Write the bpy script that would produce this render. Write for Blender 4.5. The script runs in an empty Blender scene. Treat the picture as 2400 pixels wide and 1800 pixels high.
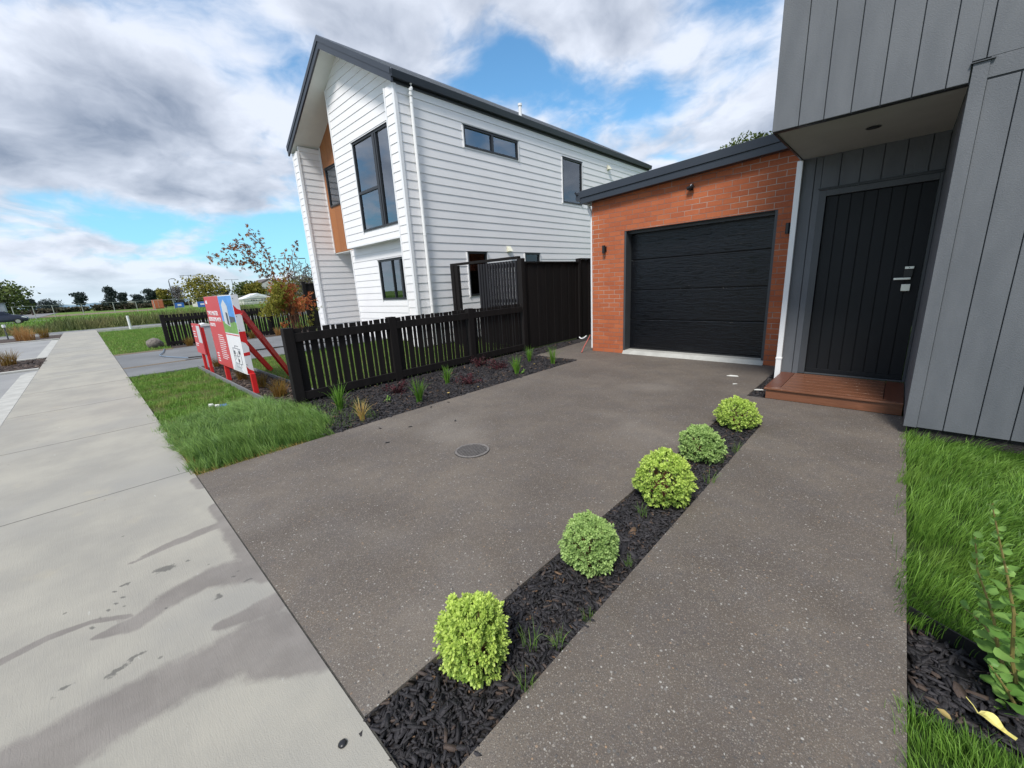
import bpy, bmesh, math, random
import numpy as np
from mathutils import Vector, Matrix, noise as mnoise
R = math.radians
SC = bpy.context.scene
COL = SC.collection
random.seed(7)
RNG = np.random.default_rng(11)

# ------------------------------------------------------------------ camera
cam_d = bpy.data.cameras.new('camera'); cam = bpy.data.objects.new('camera', cam_d); COL.objects.link(cam)
SC.camera = cam
F_PX = 938.59; YAW, PIT, ROL = R(-44.07611), R(14.11603), R(3.226583)
cam_d.sensor_width = 36.0; cam_d.lens = 36.0 * F_PX / 2400.0
cam_d.clip_start = 0.05; cam_d.clip_end = 3000
fw = Vector((math.sin(YAW)*math.cos(PIT), math.cos(YAW)*math.cos(PIT), -math.sin(PIT)))
rt = Vector((math.cos(YAW), -math.sin(YAW), 0)); dn = fw.cross(rt)
ca = rt*math.cos(ROL) + dn*math.sin(ROL); cb = rt*(-math.sin(ROL)) + dn*math.cos(ROL)
mw = Matrix(((ca.x, -cb.x, -fw.x, 0), (ca.y, -cb.y, -fw.y, 0), (ca.z, -cb.z, -fw.z, 1.4), (0, 0, 0, 1)))
cam.matrix_world = mw

# ------------------------------------------------------------------ sun, sky, exposure
SUN_AZ, SUN_EL = 160.0, 52.0         # azimuth measured from +Y towards +X
sd = Vector((math.sin(R(SUN_AZ))*math.cos(R(SUN_EL)), math.cos(R(SUN_AZ))*math.cos(R(SUN_EL)), math.sin(R(SUN_EL))))
sun_d = bpy.data.lights.new('sun', 'SUN'); sun_d.energy = 3.1; sun_d.angle = R(13); sun_d.color = (1.0, 0.955, 0.89)
sun = bpy.data.objects.new('sun', sun_d); COL.objects.link(sun)
sun.rotation_euler = (-sd).to_track_quat('-Z', 'Y').to_euler()

SC.view_settings.view_transform = 'Standard'; SC.view_settings.look = 'None'
SC.view_settings.exposure = 0.32; SC.view_settings.gamma = 1.0
SC.cycles.max_bounces = 8; SC.cycles.transparent_max_bounces = 16

BLOBS_D = (((-.63, .644, .434), .15, -.26, 1.3), ((-.53, .75, .38), .13, -.14, 1.5), ((-.487, .809, .328), .18, -.20, 1.8), ((-.40, .86, .33), .14, -.20, 1.6), ((-.27, .90, .38), .12, -.12, 1.6), ((-.40, .80, .45), .16, .14, 1.2), ((-.62, .70, .34), .10, .12, 1.0),
           ((-.985, -.02, .165), .26, -.20, 4.5), ((-.980, .12, .150), .24, -.30, 5.0), ((-.955, .275, .115), .22, -.32, 3.4), ((-.90, .40, .10), .24, -.24, 2.2),
           ((-.956, .076, .283), .38, .20, 1.6), ((-.94, -.15, .30), .35, .16, 1.6), ((-.19, .946, .24), .30, .30, 1.0), ((-.75, .50, .50), .28, .20, 1.0), ((-.5, .70, .55), .24, .16, 1.2),
           ((-.887, .322, .33), .09, .16, 1.0), ((-.80, .48, .33), .16, .18, 1.3), ((-.98, .05, .06), .3, .16, 5.0), ((-.90, .27, .19), .2, .16, 2.5), ((-.86, .35, .37), .14, -.22, 1.3), ((-.90, -.05, .44), .14, -.20, 1.3), ((-.55, .62, .56), .10, -.16, 1))
BLOBS_G = (((-.956, .05, .25), .36, -.14, 1.7), ((-.93, .2, .2), .3, -.10, 2.2), ((-.885, .20, .41), .18, .30, 1.0), ((-.887, .322, .33), .10, .30, 1.0), ((-.98, .06, .07), .24, .30, 5.0), ((-.1, .93, .2), .4, .16, 1), ((-.45, .65, .62), .34, -.22, 1.0), ((-.93, .02, .38), .16, .14, 1.3), ((-.85, .40, .15), .22, .1, 1))
W = bpy.data.worlds.new('World'); SC.world = W; W.use_nodes = True
def world():
    nt = W.node_tree; N = nt.nodes; L = nt.links
    for n in list(N): N.remove(n)
    out = N.new('ShaderNodeOutputWorld'); bg = N.new('ShaderNodeBackground'); L.new(bg.outputs[0], out.inputs[0])
    def math_(op, a, b=None, c=None, clamp=False):
        m = N.new('ShaderNodeMath'); m.operation = op; m.use_clamp = clamp
        for i, x in enumerate((a, b, c)):
            if x is None: continue
            if isinstance(x, (int, float)): m.inputs[i].default_value = x
            else: L.new(x, m.inputs[i])
        return m.outputs[0]
    def mix(f, a, b):
        m = N.new('ShaderNodeMix'); m.data_type = 'RGBA'
        for i, x in ((0, f), (6, a), (7, b)):
            if isinstance(x, (int, float)): m.inputs[i].default_value = x
            elif isinstance(x, tuple): m.inputs[i].default_value = (*x, 1)
            else: L.new(x, m.inputs[i])
        return m.outputs[2]
    def sstep(x, a, b):
        m = N.new('ShaderNodeMapRange'); m.interpolation_type = 'SMOOTHSTEP'
        L.new(x, m.inputs[0]); m.inputs[1].default_value = a; m.inputs[2].default_value = b
        return m.outputs[0]
    sky = N.new('ShaderNodeTexSky'); sky.sky_type = 'NISHITA'; sky.sun_disc = False
    sky.sun_elevation = R(SUN_EL); sky.sun_rotation = R(SUN_AZ); sky.ozone_density = 1.2; sky.air_density = 1.1; sky.dust_density = 0.4
    tc = N.new('ShaderNodeTexCoord'); D = tc.outputs['Generated']
    sp = N.new('ShaderNodeSeparateXYZ'); L.new(D, sp.inputs[0])
    zc = math_('MAXIMUM', sp.outputs[2], 0.0)
    den = math_('ADD', zc, 0.30)
    px = math_('DIVIDE', sp.outputs[0], den); py = math_('DIVIDE', sp.outputs[1], den)
    cv = N.new('ShaderNodeCombineXYZ'); L.new(px, cv.inputs[0]); L.new(py, cv.inputs[1])
    def noise(vec, scale, detail, rough, dist=0.0, off=(0, 0, 0), lac=2.0):
        v = N.new('ShaderNodeVectorMath'); v.operation = 'ADD'; L.new(vec, v.inputs[0]); v.inputs[1].default_value = off
        n = N.new('ShaderNodeTexNoise'); n.inputs['Scale'].default_value = scale; n.inputs['Detail'].default_value = detail
        n.inputs['Roughness'].default_value = rough; n.inputs['Distortion'].default_value = dist; n.inputs['Lacunarity'].default_value = lac
        L.new(v.outputs[0], n.inputs['Vector']); return n.outputs[0]
    P = cv.outputs[0]
    # cloud density: broad banks + billows + wisps
    wp = N.new('ShaderNodeTexNoise'); L.new(P, wp.inputs['Vector']); wp.inputs['Scale'].default_value = 2.2; wp.inputs['Detail'].default_value = 4
    wv = N.new('ShaderNodeVectorMath'); wv.operation = 'MULTIPLY_ADD'; L.new(wp.outputs[1], wv.inputs[0]); wv.inputs[1].default_value = (.28, .28, 0); L.new(P, wv.inputs[2]); PW = wv.outputs[0]
    n1 = noise(PW, 1.5, 3, 0.5, 0.0, (5.3, 1.7, 0)); n2 = noise(PW, 3.3, 12, 0.55, 0.0, (9.1, 4.2, 1))
    dens = math_('ADD', math_('MULTIPLY', n1, 0.50), math_('MULTIPLY', n2, 1.15))
    # gaps of clear sky and heavier banks, each at its own bearing in the sky
    wd = N.new('ShaderNodeTexNoise'); L.new(D, wd.inputs['Vector']); wd.inputs['Scale'].default_value = 4.5; wd.inputs['Detail'].default_value = 6
    dv = N.new('ShaderNodeVectorMath'); dv.operation = 'MULTIPLY_ADD'; L.new(wd.outputs[1], dv.inputs[0]); dv.inputs[1].default_value = (.16, .16, .10)
    dc = N.new('ShaderNodeVectorMath'); dc.operation = 'SUBTRACT'; L.new(D, dc.inputs[0]); dc.inputs[1].default_value = (.08, .08, .05); L.new(dc.outputs[0], dv.inputs[2]); DW = dv.outputs[0]
    def blob(d, r, amp, zs=1.0):
        s = N.new('ShaderNodeVectorMath'); s.operation = 'SUBTRACT'; L.new(DW, s.inputs[0]); s.inputs[1].default_value = d
        m = N.new('ShaderNodeVectorMath'); m.operation = 'MULTIPLY'; L.new(s.outputs[0], m.inputs[0]); m.inputs[1].default_value = (1, 1, zs)
        l = N.new('ShaderNodeVectorMath'); l.operation = 'LENGTH'; L.new(m.outputs[0], l.inputs[0])
        return math_('MULTIPLY', sstep(l.outputs['Value'], r, 0.0), amp)
    dens = math_('ADD', dens, -0.175)
    for d, r, a, zs in BLOBS_D: dens = math_('ADD', dens, blob(d, r, a, zs))
    mask = sstep(dens, 0.41, 0.72)
    core = sstep(dens, 0.66, 1.05)
    # light from the sun side of each billow
    n2s = noise(PW, 3.3, 12, 0.55, 0.0, (9.1 + sd.x*0.06, 4.2 + sd.y*0.09, 1))
    lit = math_('MULTIPLY', math_('SUBTRACT', n2, n2s), 2.2)
    n3 = noise(PW, 5.0, 9, 0.52, 0.0, (2, 8, 3))
    g = math_('ADD', math_('SUBTRACT', 0.84, math_('MULTIPLY', core, 0.64)), lit)
    g = math_('ADD', g, math_('MULTIPLY', math_('SUBTRACT', n3, 0.5), 1.0))
    for d, r, a, zs in BLOBS_G: g = math_('ADD', g, blob(d, r, a, zs))
    g = math_('MAXIMUM', g, 0.0); g = math_('MINIMUM', g, 1.0)
    cloud = mix(g, (0.235, 0.28, 0.37), (0.70, 0.745, 0.84))
    skc = N.new('ShaderNodeVectorMath'); skc.operation = 'MULTIPLY'; L.new(sky.outputs[0], skc.inputs[0]); skc.inputs[1].default_value = (0.085, 0.135, 0.155)
    hz = sstep(zc, 0.33, 0.0)
    skb = mix(math_('MULTIPLY', hz, 0.62), skc.outputs[0], (0.24, 0.60, 0.82))
    hz2 = sstep(zc, 0.085, 0.0)
    res = mix(math_('MULTIPLY', mask, 0.96), skb, cloud)
    res = mix(math_('MULTIPLY', hz2, 0.8), res, (0.60, 0.72, 0.80))
    L.new(res, bg.inputs[0]); bg.inputs[1].default_value = 1.0
world()

# ------------------------------------------------------------------ helpers: tagging and meshes
def tag(o, label=None, cat=None, group=None, kind=None):
    if label: o['label'] = label
    if cat: o['category'] = cat
    if group: o['group'] = group
    if kind: o['kind'] = kind
    return o
def wpos(o):
    p = Vector((0, 0, 0))
    while o is not None:
        p += o.location; o = o.parent
    return p
def empty(name, loc, label=None, cat=None, group=None):
    o = bpy.data.objects.new(name, None); COL.objects.link(o); o.location = loc; o.empty_display_size = 0.2
    return tag(o, label, cat, group)
class MB:
    """collects shapes in world coordinates, links them as one mesh object"""
    def __init__(s): s.v = []; s.f = []; s.p = []
    def add(s, vs, fs):
        n = len(s.v); s.p.append((n, len(s.f), len(vs), len(fs))); s.v += [tuple(x) for x in vs]; s.f += [tuple(i + n for i in f) for f in fs]; return s
    def box(s, x0, x1, y0, y1, z0, z1):
        return s.add([(x0,y0,z0),(x1,y0,z0),(x1,y1,z0),(x0,y1,z0),(x0,y0,z1),(x1,y0,z1),(x1,y1,z1),(x0,y1,z1)],
                     [(0,3,2,1),(4,5,6,7),(0,1,5,4),(1,2,6,5),(2,3,7,6),(3,0,4,7)])
    def prism(s, poly, a, b, axis='y', T=None):
        """poly of 2-D points extruded from a to b along axis (counter order free)"""
        n = len(poly)
        def P(p, h):
            return {'y': (p[0], h, p[1]), 'x': (h, p[0], p[1]), 'z': (p[0], p[1], h)}[axis]
        vs = [P(p, a) for p in poly] + [P(p, b) for p in poly]
        fs = [tuple(range(n)), tuple(range(2*n-1, n-1, -1))] + [(i, i+n, (i+1) % n + n, (i+1) % n) for i in range(n)]
        return s.add(vs, fs)
    def tube(s, pts, rad, n=8, caps=True):
        pts = [Vector(p) for p in pts]
        if not isinstance(rad, (list, tuple)): rad = [rad]*len(pts)
        rings = []; up = Vector((0, 0, 1))
        for i, p in enumerate(pts):
            d = (pts[min(i+1, len(pts)-1)] - pts[max(i-1, 0)])
            if d.length < 1e-9: d = Vector((0, 0, 1))
            d.normalize()
            a = d.cross(up)
            if a.length < 0.05: a = d.cross(Vector((0, 1, 0)))
            a.normalize(); b = d.cross(a)
            rings.append([p + (a*math.cos(2*math.pi*k/n) + b*math.sin(2*math.pi*k/n))*rad[i] for k in range(n)])
        vs = [v for r in rings for v in r]; fs = []
        for i in range(len(rings)-1):
            for k in range(n):
                fs.append((i*n+k, i*n+(k+1) % n, (i+1)*n+(k+1) % n, (i+1)*n+k))
        if caps: fs += [tuple(range(n-1, -1, -1)), tuple(range((len(rings)-1)*n, len(rings)*n))]
        return s.add(vs, fs)
    def bar(s, p, q, w, h, up=(0, 0, 1)):
        p, q = Vector(p), Vector(q); d = (q-p).normalized(); a = d.cross(Vector(up)).normalized()*(w/2); b = a.cross(d).normalized()*(h/2)
        vs = [p-a-b, p+a-b, p+a+b, p-a+b, q-a-b, q+a-b, q+a+b, q-a+b]
        return s.add(vs, [(0,3,2,1),(4,5,6,7),(0,1,5,4),(1,2,6,5),(2,3,7,6),(3,0,4,7)])
    def disc(s, c, r, z0, z1, n=32, r2=None):
        return s.prism([(c[0]+r*math.cos(2*math.pi*k/n), c[1]+r*math.sin(2*math.pi*k/n)) for k in range(n)], z0, z1, 'z')
    def build_each(s, name, mat, parent, **k):
        for v0, f0, nv, nf in s.p:
            m = MB(); m.v = s.v[v0:v0+nv]; m.f = [tuple(i-v0 for i in f) for f in s.f[f0:f0+nf]]
            a = np.array(m.v); m.build(name, mat, parent, origin=tuple(a.mean(0)), **k)
    def build(s, name, mat, parent=None, origin=None, bevel=0.0, smooth=False, fix=True):
        me = bpy.data.meshes.new(name)
        o = bpy.data.objects.new(name, me); COL.objects.link(o)
        if parent is not None:
            o.parent = parent; off = wpos(parent)
            if origin is not None: o.location = Vector(origin) - off; off = Vector(origin)
        else:
            if origin is None:
                a = np.array(s.v); origin = ((a[:,0].min()+a[:,0].max())/2, (a[:,1].min()+a[:,1].max())/2, a[:,2].min())
            o.location = origin; off = Vector(origin)
        me.from_pydata([(v[0]-off[0], v[1]-off[1], v[2]-off[2]) for v in s.v], [], s.f)
        if fix:
            bm = bmesh.new(); bm.from_mesh(me); bmesh.ops.recalc_face_normals(bm, faces=bm.faces); bm.to_mesh(me); bm.free()
        me.materials.append(mat)
        if smooth: me.shade_smooth()
        if bevel > 0:
            m = o.modifiers.new('bevel', 'BEVEL'); m.width = bevel; m.segments = 2; m.limit_method = 'ANGLE'; m.angle_limit = R(40)
        return o
def npmesh(name, V, faces_tri=None, faces_quad=None, mat=None, tint=None, parent=None, origin=(0, 0, 0), smooth=False):
    """fast mesh from numpy arrays; tint = per-vertex float attribute"""
    me = bpy.data.meshes.new(name); off = np.array(origin, float)
    nt = 0 if faces_tri is None else len(faces_tri); nq = 0 if faces_quad is None else len(faces_quad)
    me.vertices.add(len(V)); me.vertices.foreach_set('co', (V - off).astype(np.float32).ravel())
    me.loops.add(nt*3 + nq*4)
    li = []
    if nt: li.append(faces_tri.ravel())
    if nq: li.append(faces_quad.ravel())
    me.loops.foreach_set('vertex_index', np.concatenate(li).astype(np.int32))
    me.polygons.add(nt + nq)
    st = np.concatenate([np.arange(nt)*3, nt*3 + np.arange(nq)*4]).astype(np.int32)
    me.polygons.foreach_set('loop_start', st)
    me.update(calc_edges=True)
    if tint is not None:
        at = me.attributes.new('tint', 'FLOAT', 'POINT'); at.data.foreach_set('value', tint.astype(np.float32))
    me.validate()
    if mat: me.materials.append(mat)
    if smooth: me.shade_smooth()
    o = bpy.data.objects.new(name, me); COL.objects.link(o)
    if parent is not None:
        o.parent = parent; o.location = Vector(origin) - wpos(parent)
    else: o.location = origin
    return o
def copy_tree(o, parent=None):
    c = o.copy(); COL.objects.link(c)
    if parent is not None: c.parent = parent
    for ch in [x for x in bpy.data.objects if x.parent == o]:
        d = ch.copy(); COL.objects.link(d); d.parent = c
        for g in [x for x in bpy.data.objects if x.parent == ch]:
            e = g.copy(); COL.objects.link(e); e.parent = d
    return c

# ------------------------------------------------------------------ materials
class NT:
    def __init__(s, name):
        s.m = bpy.data.materials.new(name); s.m.use_nodes = True; s.t = s.m.node_tree; s.N = s.t.nodes; s.L = s.t.links
        s.b = s.N['Principled BSDF']; s.out = s.N['Material Output']; s._c = None
    def co(s, scale=(1, 1, 1), world=False):
        if world: src = s.N.new('ShaderNodeNewGeometry').outputs['Position']
        else: src = s.N.new('ShaderNodeTexCoord').outputs['Object']
        mp = s.N.new('ShaderNodeMapping'); mp.inputs['Scale'].default_value = scale; s.L.new(src, mp.inputs[0]); return mp.outputs[0]
    def noise(s, vec, scale, detail=4, rough=.55, dist=0., col=False):
        n = s.N.new('ShaderNodeTexNoise'); s.L.new(vec, n.inputs['Vector'])
        n.inputs['Scale'].default_value = scale; n.inputs['Detail'].default_value = detail; n.inputs['Roughness'].default_value = rough; n.inputs['Distortion'].default_value = dist
        return n.outputs[1 if col else 0]
    def vor(s, vec, scale, out='Distance', feature='F1', rnd=1.0):
        n = s.N.new('ShaderNodeTexVoronoi'); n.feature = feature; s.L.new(vec, n.inputs['Vector']); n.inputs['Scale'].default_value = scale; n.inputs['Randomness'].default_value = rnd
        return n.outputs[out]
    def math(s, op, a, b=None, clamp=False):
        m = s.N.new('ShaderNodeMath'); m.operation = op; m.use_clamp = clamp
        for i, x in enumerate((a, b)):
            if x is None: continue
            if isinstance(x, (int, float)): m.inputs[i].default_value = x
            else: s.L.new(x, m.inputs[i])
        return m.outputs[0]
    def ss(s, x, a, b, o0=0., o1=1.):
        m = s.N.new('ShaderNodeMapRange'); m.interpolation_type = 'SMOOTHSTEP'; s.L.new(x, m.inputs[0])
        for i, v in zip((1, 2, 3, 4), (a, b, o0, o1)): m.inputs[i].default_value = v
        return m.outputs[0]
    def mix(s, f, a, b, mode='MIX'):
        m = s.N.new('ShaderNodeMix'); m.data_type = 'RGBA'; m.blend_type = mode
        for i, x in ((0, f), (6, a), (7, b)):
            if isinstance(x, (int, float)): m.inputs[i].default_value = x
            elif isinstance(x, tuple): m.inputs[i].default_value = (*x, 1)
            else: s.L.new(x, m.inputs[i])
        return m.outputs[2]
    def attr(s, name):
        a = s.N.new('ShaderNodeAttribute'); a.attribute_name = name; return a.outputs['Fac']
    def set(s, color=None, rough=None, spec=None, metal=None, bump=None, bdist=0.01, bstr=1.0):
        if color is not None:
            if isinstance(color, tuple): s.b.inputs['Base Color'].default_value = (*color, 1)
            else: s.L.new(color, s.b.inputs['Base Color'])
        if rough is not None:
            if isinstance(rough, (int, float)): s.b.inputs['Roughness'].default_value = rough
            else: s.L.new(rough, s.b.inputs['Roughness'])
        if spec is not None: s.b.inputs['Specular IOR Level'].default_value = spec
        if metal is not None: s.b.inputs['Metallic'].default_value = metal
        if bump is not None:
            bp = s.N.new('ShaderNodeBump'); bp.inputs['Distance'].default_value = bdist; bp.inputs['Strength'].default_value = bstr
            s.L.new(bump, bp.inputs['Height']); s.L.new(bp.outputs[0], s.b.inputs['Normal'])
        return s.m
def plain(name, c, rough=.5, var=.12, vs=3., metal=0., spec=None, bump=0.0, bs=60):
    k = NT(name); v = k.co(world=True); n = k.noise(v, vs, 5); f = k.ss(n, .3, .7)
    col = k.mix(f, tuple(x*(1-var) for x in c), tuple(min(1, x*(1+var)) for x in c))
    bn = k.noise(v, bs, 3) if bump else None
    return k.set(col, rough, spec, metal, bn, bump if bump else .01)
M = {}
M['white'] = plain('white_painted_weatherboard', (.83, .815, .82), .42, .025, 1.3, bump=.0006, bs=90)
M['white_trim'] = plain('white_painted_trim', (.80, .80, .81), .4, .02)
M['white_soffit'] = plain('white_soffit', (.72, .73, .70), .6, .03)
M['pvc'] = plain('white_pvc', (.80, .80, .80), .3, .02)
M['cream'] = plain('cream_plastic', (.74, .73, .60), .4, .03)
M['flash'] = plain('charcoal_folded_steel', (.030, .036, .048), .38, .08, 2)
M['roofsteel'] = plain('charcoal_roof_steel', (.10, .11, .125), .35, .1, 1.5)
M['alu'] = plain('black_window_aluminium', (.020, .022, .026), .35, .1)
M['lampblack'] = plain('black_light_fitting', (.012, .012, .013), .35, .1)
M['steel'] = plain('brushed_steel', (.62, .62, .60), .28, .05, 20, metal=1.0)
M['red'] = plain('red_paint', (.62, .018, .02), .45, .08)
M['signred'] = plain('printed_red', (.56, .045, .055), .4, .03)
M['signwhite'] = plain('printed_white', (.78, .78, .80), .4, .02)
M['signgrey'] = plain('printed_grey', (.55, .58, .62), .4, .03)
M['signblue'] = plain('printed_sky_blue', (.07, .28, .68), .4, .12, 6)
M['signgreen'] = plain('printed_green', (.16, .34, .07), .4, .15, 9)
M['signdark'] = plain('printed_dark', (.06, .07, .09), .4, .1)
M['orange'] = plain('orange_plastic', (.42, .12, .05), .5, .1)
M['blue'] = plain('blue_plastic', (.03, .13, .45), .45, .1)
M['galv'] = plain('galvanised_steel', (.40, .41, .37), .4, .08, metal=.2)
M['pole'] = plain('grey_lamp_pole', (.07, .08, .09), .45, .1)
M['rubber'] = plain('tyre_rubber', (.015, .015, .016), .7, .1)
M['carpaint'] = plain('dark_car_paint', (.02, .025, .045), .2, .05)
M['interior'] = plain('dim_interior', (.10, .105, .11), .8, .1)
M['curtain'] = plain('pale_curtain', (.62, .64, .66), .8, .05)
M['concrete_lite'] = plain('pale_concrete', (.41, .405, .375), .8, .12, 5, bump=.002, bs=120)
M['greycladsof'] = plain('grey_green_soffit', (.36, .375, .35), .7, .05)
M['bark'] = plain('reddish_bark', (.20, .085, .05), .8, .25, 30, bump=.004, bs=80)
M['darkbark'] = plain('dark_bark', (.07, .05, .04), .85, .25, 20)
M['paper'] = plain('pale_litter', (.7, .7, .66), .7, .1)
M['ropered'] = plain('faded_red_cord', (.42, .10, .08), .7, .1)

def m_glass(name, base, refl=.55):
    k = NT(name)
    gl = k.N.new('ShaderNodeBsdfGlossy'); gl.inputs['Roughness'].default_value = .015; gl.inputs['Color'].default_value = (.82, .88, .95, 1)
    tr = k.N.new('ShaderNodeBsdfTransparent'); tr.inputs['Color'].default_value = (*base, 1)
    fr = k.N.new('ShaderNodeFresnel'); fr.inputs['IOR'].default_value = 1.5
    f = k.math('ADD', k.math('MULTIPLY', fr.outputs[0], 1.0), refl, clamp=True)
    mx = k.N.new('ShaderNodeMixShader'); k.L.new(f, mx.inputs[0]); k.L.new(tr.outputs[0], mx.inputs[1]); k.L.new(gl.outputs[0], mx.inputs[2])
    k.L.new(mx.outputs[0], k.out.inputs[0]); return k.m
M['glass'] = m_glass('window_glass', (.55, .60, .65), .22)
M['glass_tint'] = m_glass('frosted_window_glass', (.42, .60, .66), .12)
M['glass_dark'] = m_glass('dark_window_glass', (.30, .25, .25), .02)

def m_cedar():
    k = NT('vertical_cedar_boards'); v = k.co(world=True)
    g = k.noise(k.co((14, 14, 1.2), world=True), 3, 6, .6, .6)
    sp = k.N.new('ShaderNodeSeparateXYZ'); k.L.new(v, sp.inputs[0])
    fr = k.math('FRACT', k.math('MULTIPLY', sp.outputs[0], 1/.072))
    gr = k.ss(k.math('ABSOLUTE', k.math('SUBTRACT', fr, .5)), .40, .47, 1, 0)
    bn = k.noise(k.co((13.9, 13.9, .0), world=True), 1.0, 0)
    c = k.mix(g, (.30, .105, .03), (.50, .20, .065))
    c = k.mix(k.ss(bn, .3, .7), c, k.mix(.6, c, (.27, .09, .03)))
    return k.set(c, .45, bump=gr, bdist=.008)
M['cedar'] = m_cedar()
def m_brick():
    k = NT('orange_red_brick'); geo = k.N.new('ShaderNodeNewGeometry'); sp = k.N.new('ShaderNodeSeparateXYZ'); k.L.new(geo.outputs['Position'], sp.inputs[0])
    cv = k.N.new('ShaderNodeCombineXYZ'); k.L.new(k.math('ADD', sp.outputs[0], sp.outputs[1]), cv.inputs[0]); k.L.new(sp.outputs[2], cv.inputs[1])
    dn_ = k.noise(geo.outputs['Position'], 14, 3, .5, col=True)
    dv = k.N.new('ShaderNodeVectorMath'); dv.operation = 'MULTIPLY_ADD'; k.L.new(dn_, dv.inputs[0]); dv.inputs[1].default_value = (.006, .006, 0); k.L.new(cv.outputs[0], dv.inputs[2])
    b = k.N.new('ShaderNodeTexBrick'); k.L.new(dv.outputs[0], b.inputs['Vector']); b.offset = .5
    for n, x in (('Scale', 1.), ('Mortar Size', .0048), ('Mortar Smooth', .25), ('Bias', -.1), ('Brick Width', .222), ('Row Height', .0785)): b.inputs[n].default_value = x
    b.inputs['Color1'].default_value = (.47, .130, .045, 1); b.inputs['Color2'].default_value = (.37, .092, .031, 1)
    n1 = k.noise(geo.outputs['Position'], 3.2, 6, .6); n2 = k.noise(geo.outputs['Position'], 40, 4, .6)
    mort = k.mix(k.ss(k.noise(geo.outputs['Position'], 1.1, 3), .47, .6), (.28, .175, .14), (.52, .43, .37))
    k.L.new(mort, b.inputs['Mortar'])
    c = k.mix(k.ss(n1, .3, .75, 0, .35), b.outputs[0], (.30, .065, .028)); c = k.mix(k.ss(n2, .45, .75, 0, .25), c, (.62, .22, .11))
    st = k.ss(k.noise(k.co((3, 3, 1), world=True), 4.0, 5, .6), .60, .70, 0, .25)
    st = k.math('MULTIPLY', st, k.ss(sp.outputs[2], .75, .1))
    c = k.mix(st, c, (.62, .50, .44))
    h = k.math('ADD', k.math('MULTIPLY', b.outputs[1], -1.0), k.math('MULTIPLY', n2, .25))
    return k.set(c, .8, bump=h, bdist=.007)
M['brick'] = m_brick()
def m_clad():
    k = NT('grey_textured_cladding'); v = k.co(world=True)
    n = k.noise(v, 120, 5, .7); n2 = k.noise(k.co((2, 2, .6), world=True), 3, 4)
    c = k.mix(k.ss(n2, .3, .7), (.100, .108, .120), (.124, .132, .144)); c = k.mix(k.ss(n, .66, .8, 0, .5), c, (.30, .31, .33))
    return k.set(c, .62, bump=n, bdist=.0025)
M['clad'] = m_clad()
def m_blackwood(name, base, axis='z'):
    k = NT(name); sc = {'z': (30, 30, 1.5), 'x': (1.5, 30, 30), 'y': (30, 1.5, 30)}[axis]
    g = k.noise(k.co(sc, world=True), 2.0, 6, .65, .8); n2 = k.noise(k.co((7, 7, .2), world=True), 1.2, 2)
    c = k.mix(g, tuple(x*.5 for x in base), tuple(x*1.6 for x in base)); c = k.mix(k.ss(n2, .35, .7, 0, .6), c, tuple(x*.45 for x in base))
    return k.set(c, .75, .22, bump=g, bdist=.004)
M['blackwood'] = m_blackwood('black_stained_timber', (.0125, .0105, .0105))
M['slatgrey'] = m_blackwood('charcoal_stained_slat', (.030, .030, .035))
def m_garagedoor():
    k = NT('black_woodgrain_steel_door')
    g = k.noise(k.co((2.0, 2.0, 17), world=True), 1.6, 7, .58, 1.6); g2 = k.noise(k.co((5, 5, 80), world=True), 1.6, 4, .6, .4)
    h = k.math('ADD', k.math('MULTIPLY', k.ss(g, .35, .65), 1.0), k.math('MULTIPLY', g2, .15))
    r = k.ss(g, .3, .7, .13, .26)
    return k.set((.0045, .005, .0068), r, .42, bump=h, bdist=.0016)
M['gdoor'] = m_garagedoor()
M['door'] = plain('black_painted_door', (.009, .0105, .0125), .5, .1, spec=.28)
M['doorframe'] = plain('charcoal_door_frame', (.055, .060, .066), .45, .08)
def m_merbau():
    k = NT('oiled_hardwood'); g = k.noise(k.co((2.2, 22, 22), world=True), 2.2, 7, .62, 1.0); n = k.noise(k.co((1.5, 9, 9), world=True), 1.0, 2)
    c = k.mix(g, (.060, .024, .013), (.29, .120, .062)); c = k.mix(k.ss(n, .35, .7, 0, .5), c, (.20, .085, .05))
    return k.set(c, .26, .5, bump=g, bdist=.003)
M['merbau'] = m_merbau()
def m_merbau2():
    k = NT('oiled_hardwood_crosswise'); g = k.noise(k.co((22, 2.2, 22), world=True), 2.2, 7, .62, 1.0)
    c = k.mix(g, (.07, .024, .013), (.18, .062, .034))
    return k.set(c, .4, bump=g, bdist=.002)
M['merbau2'] = m_merbau2()
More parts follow.
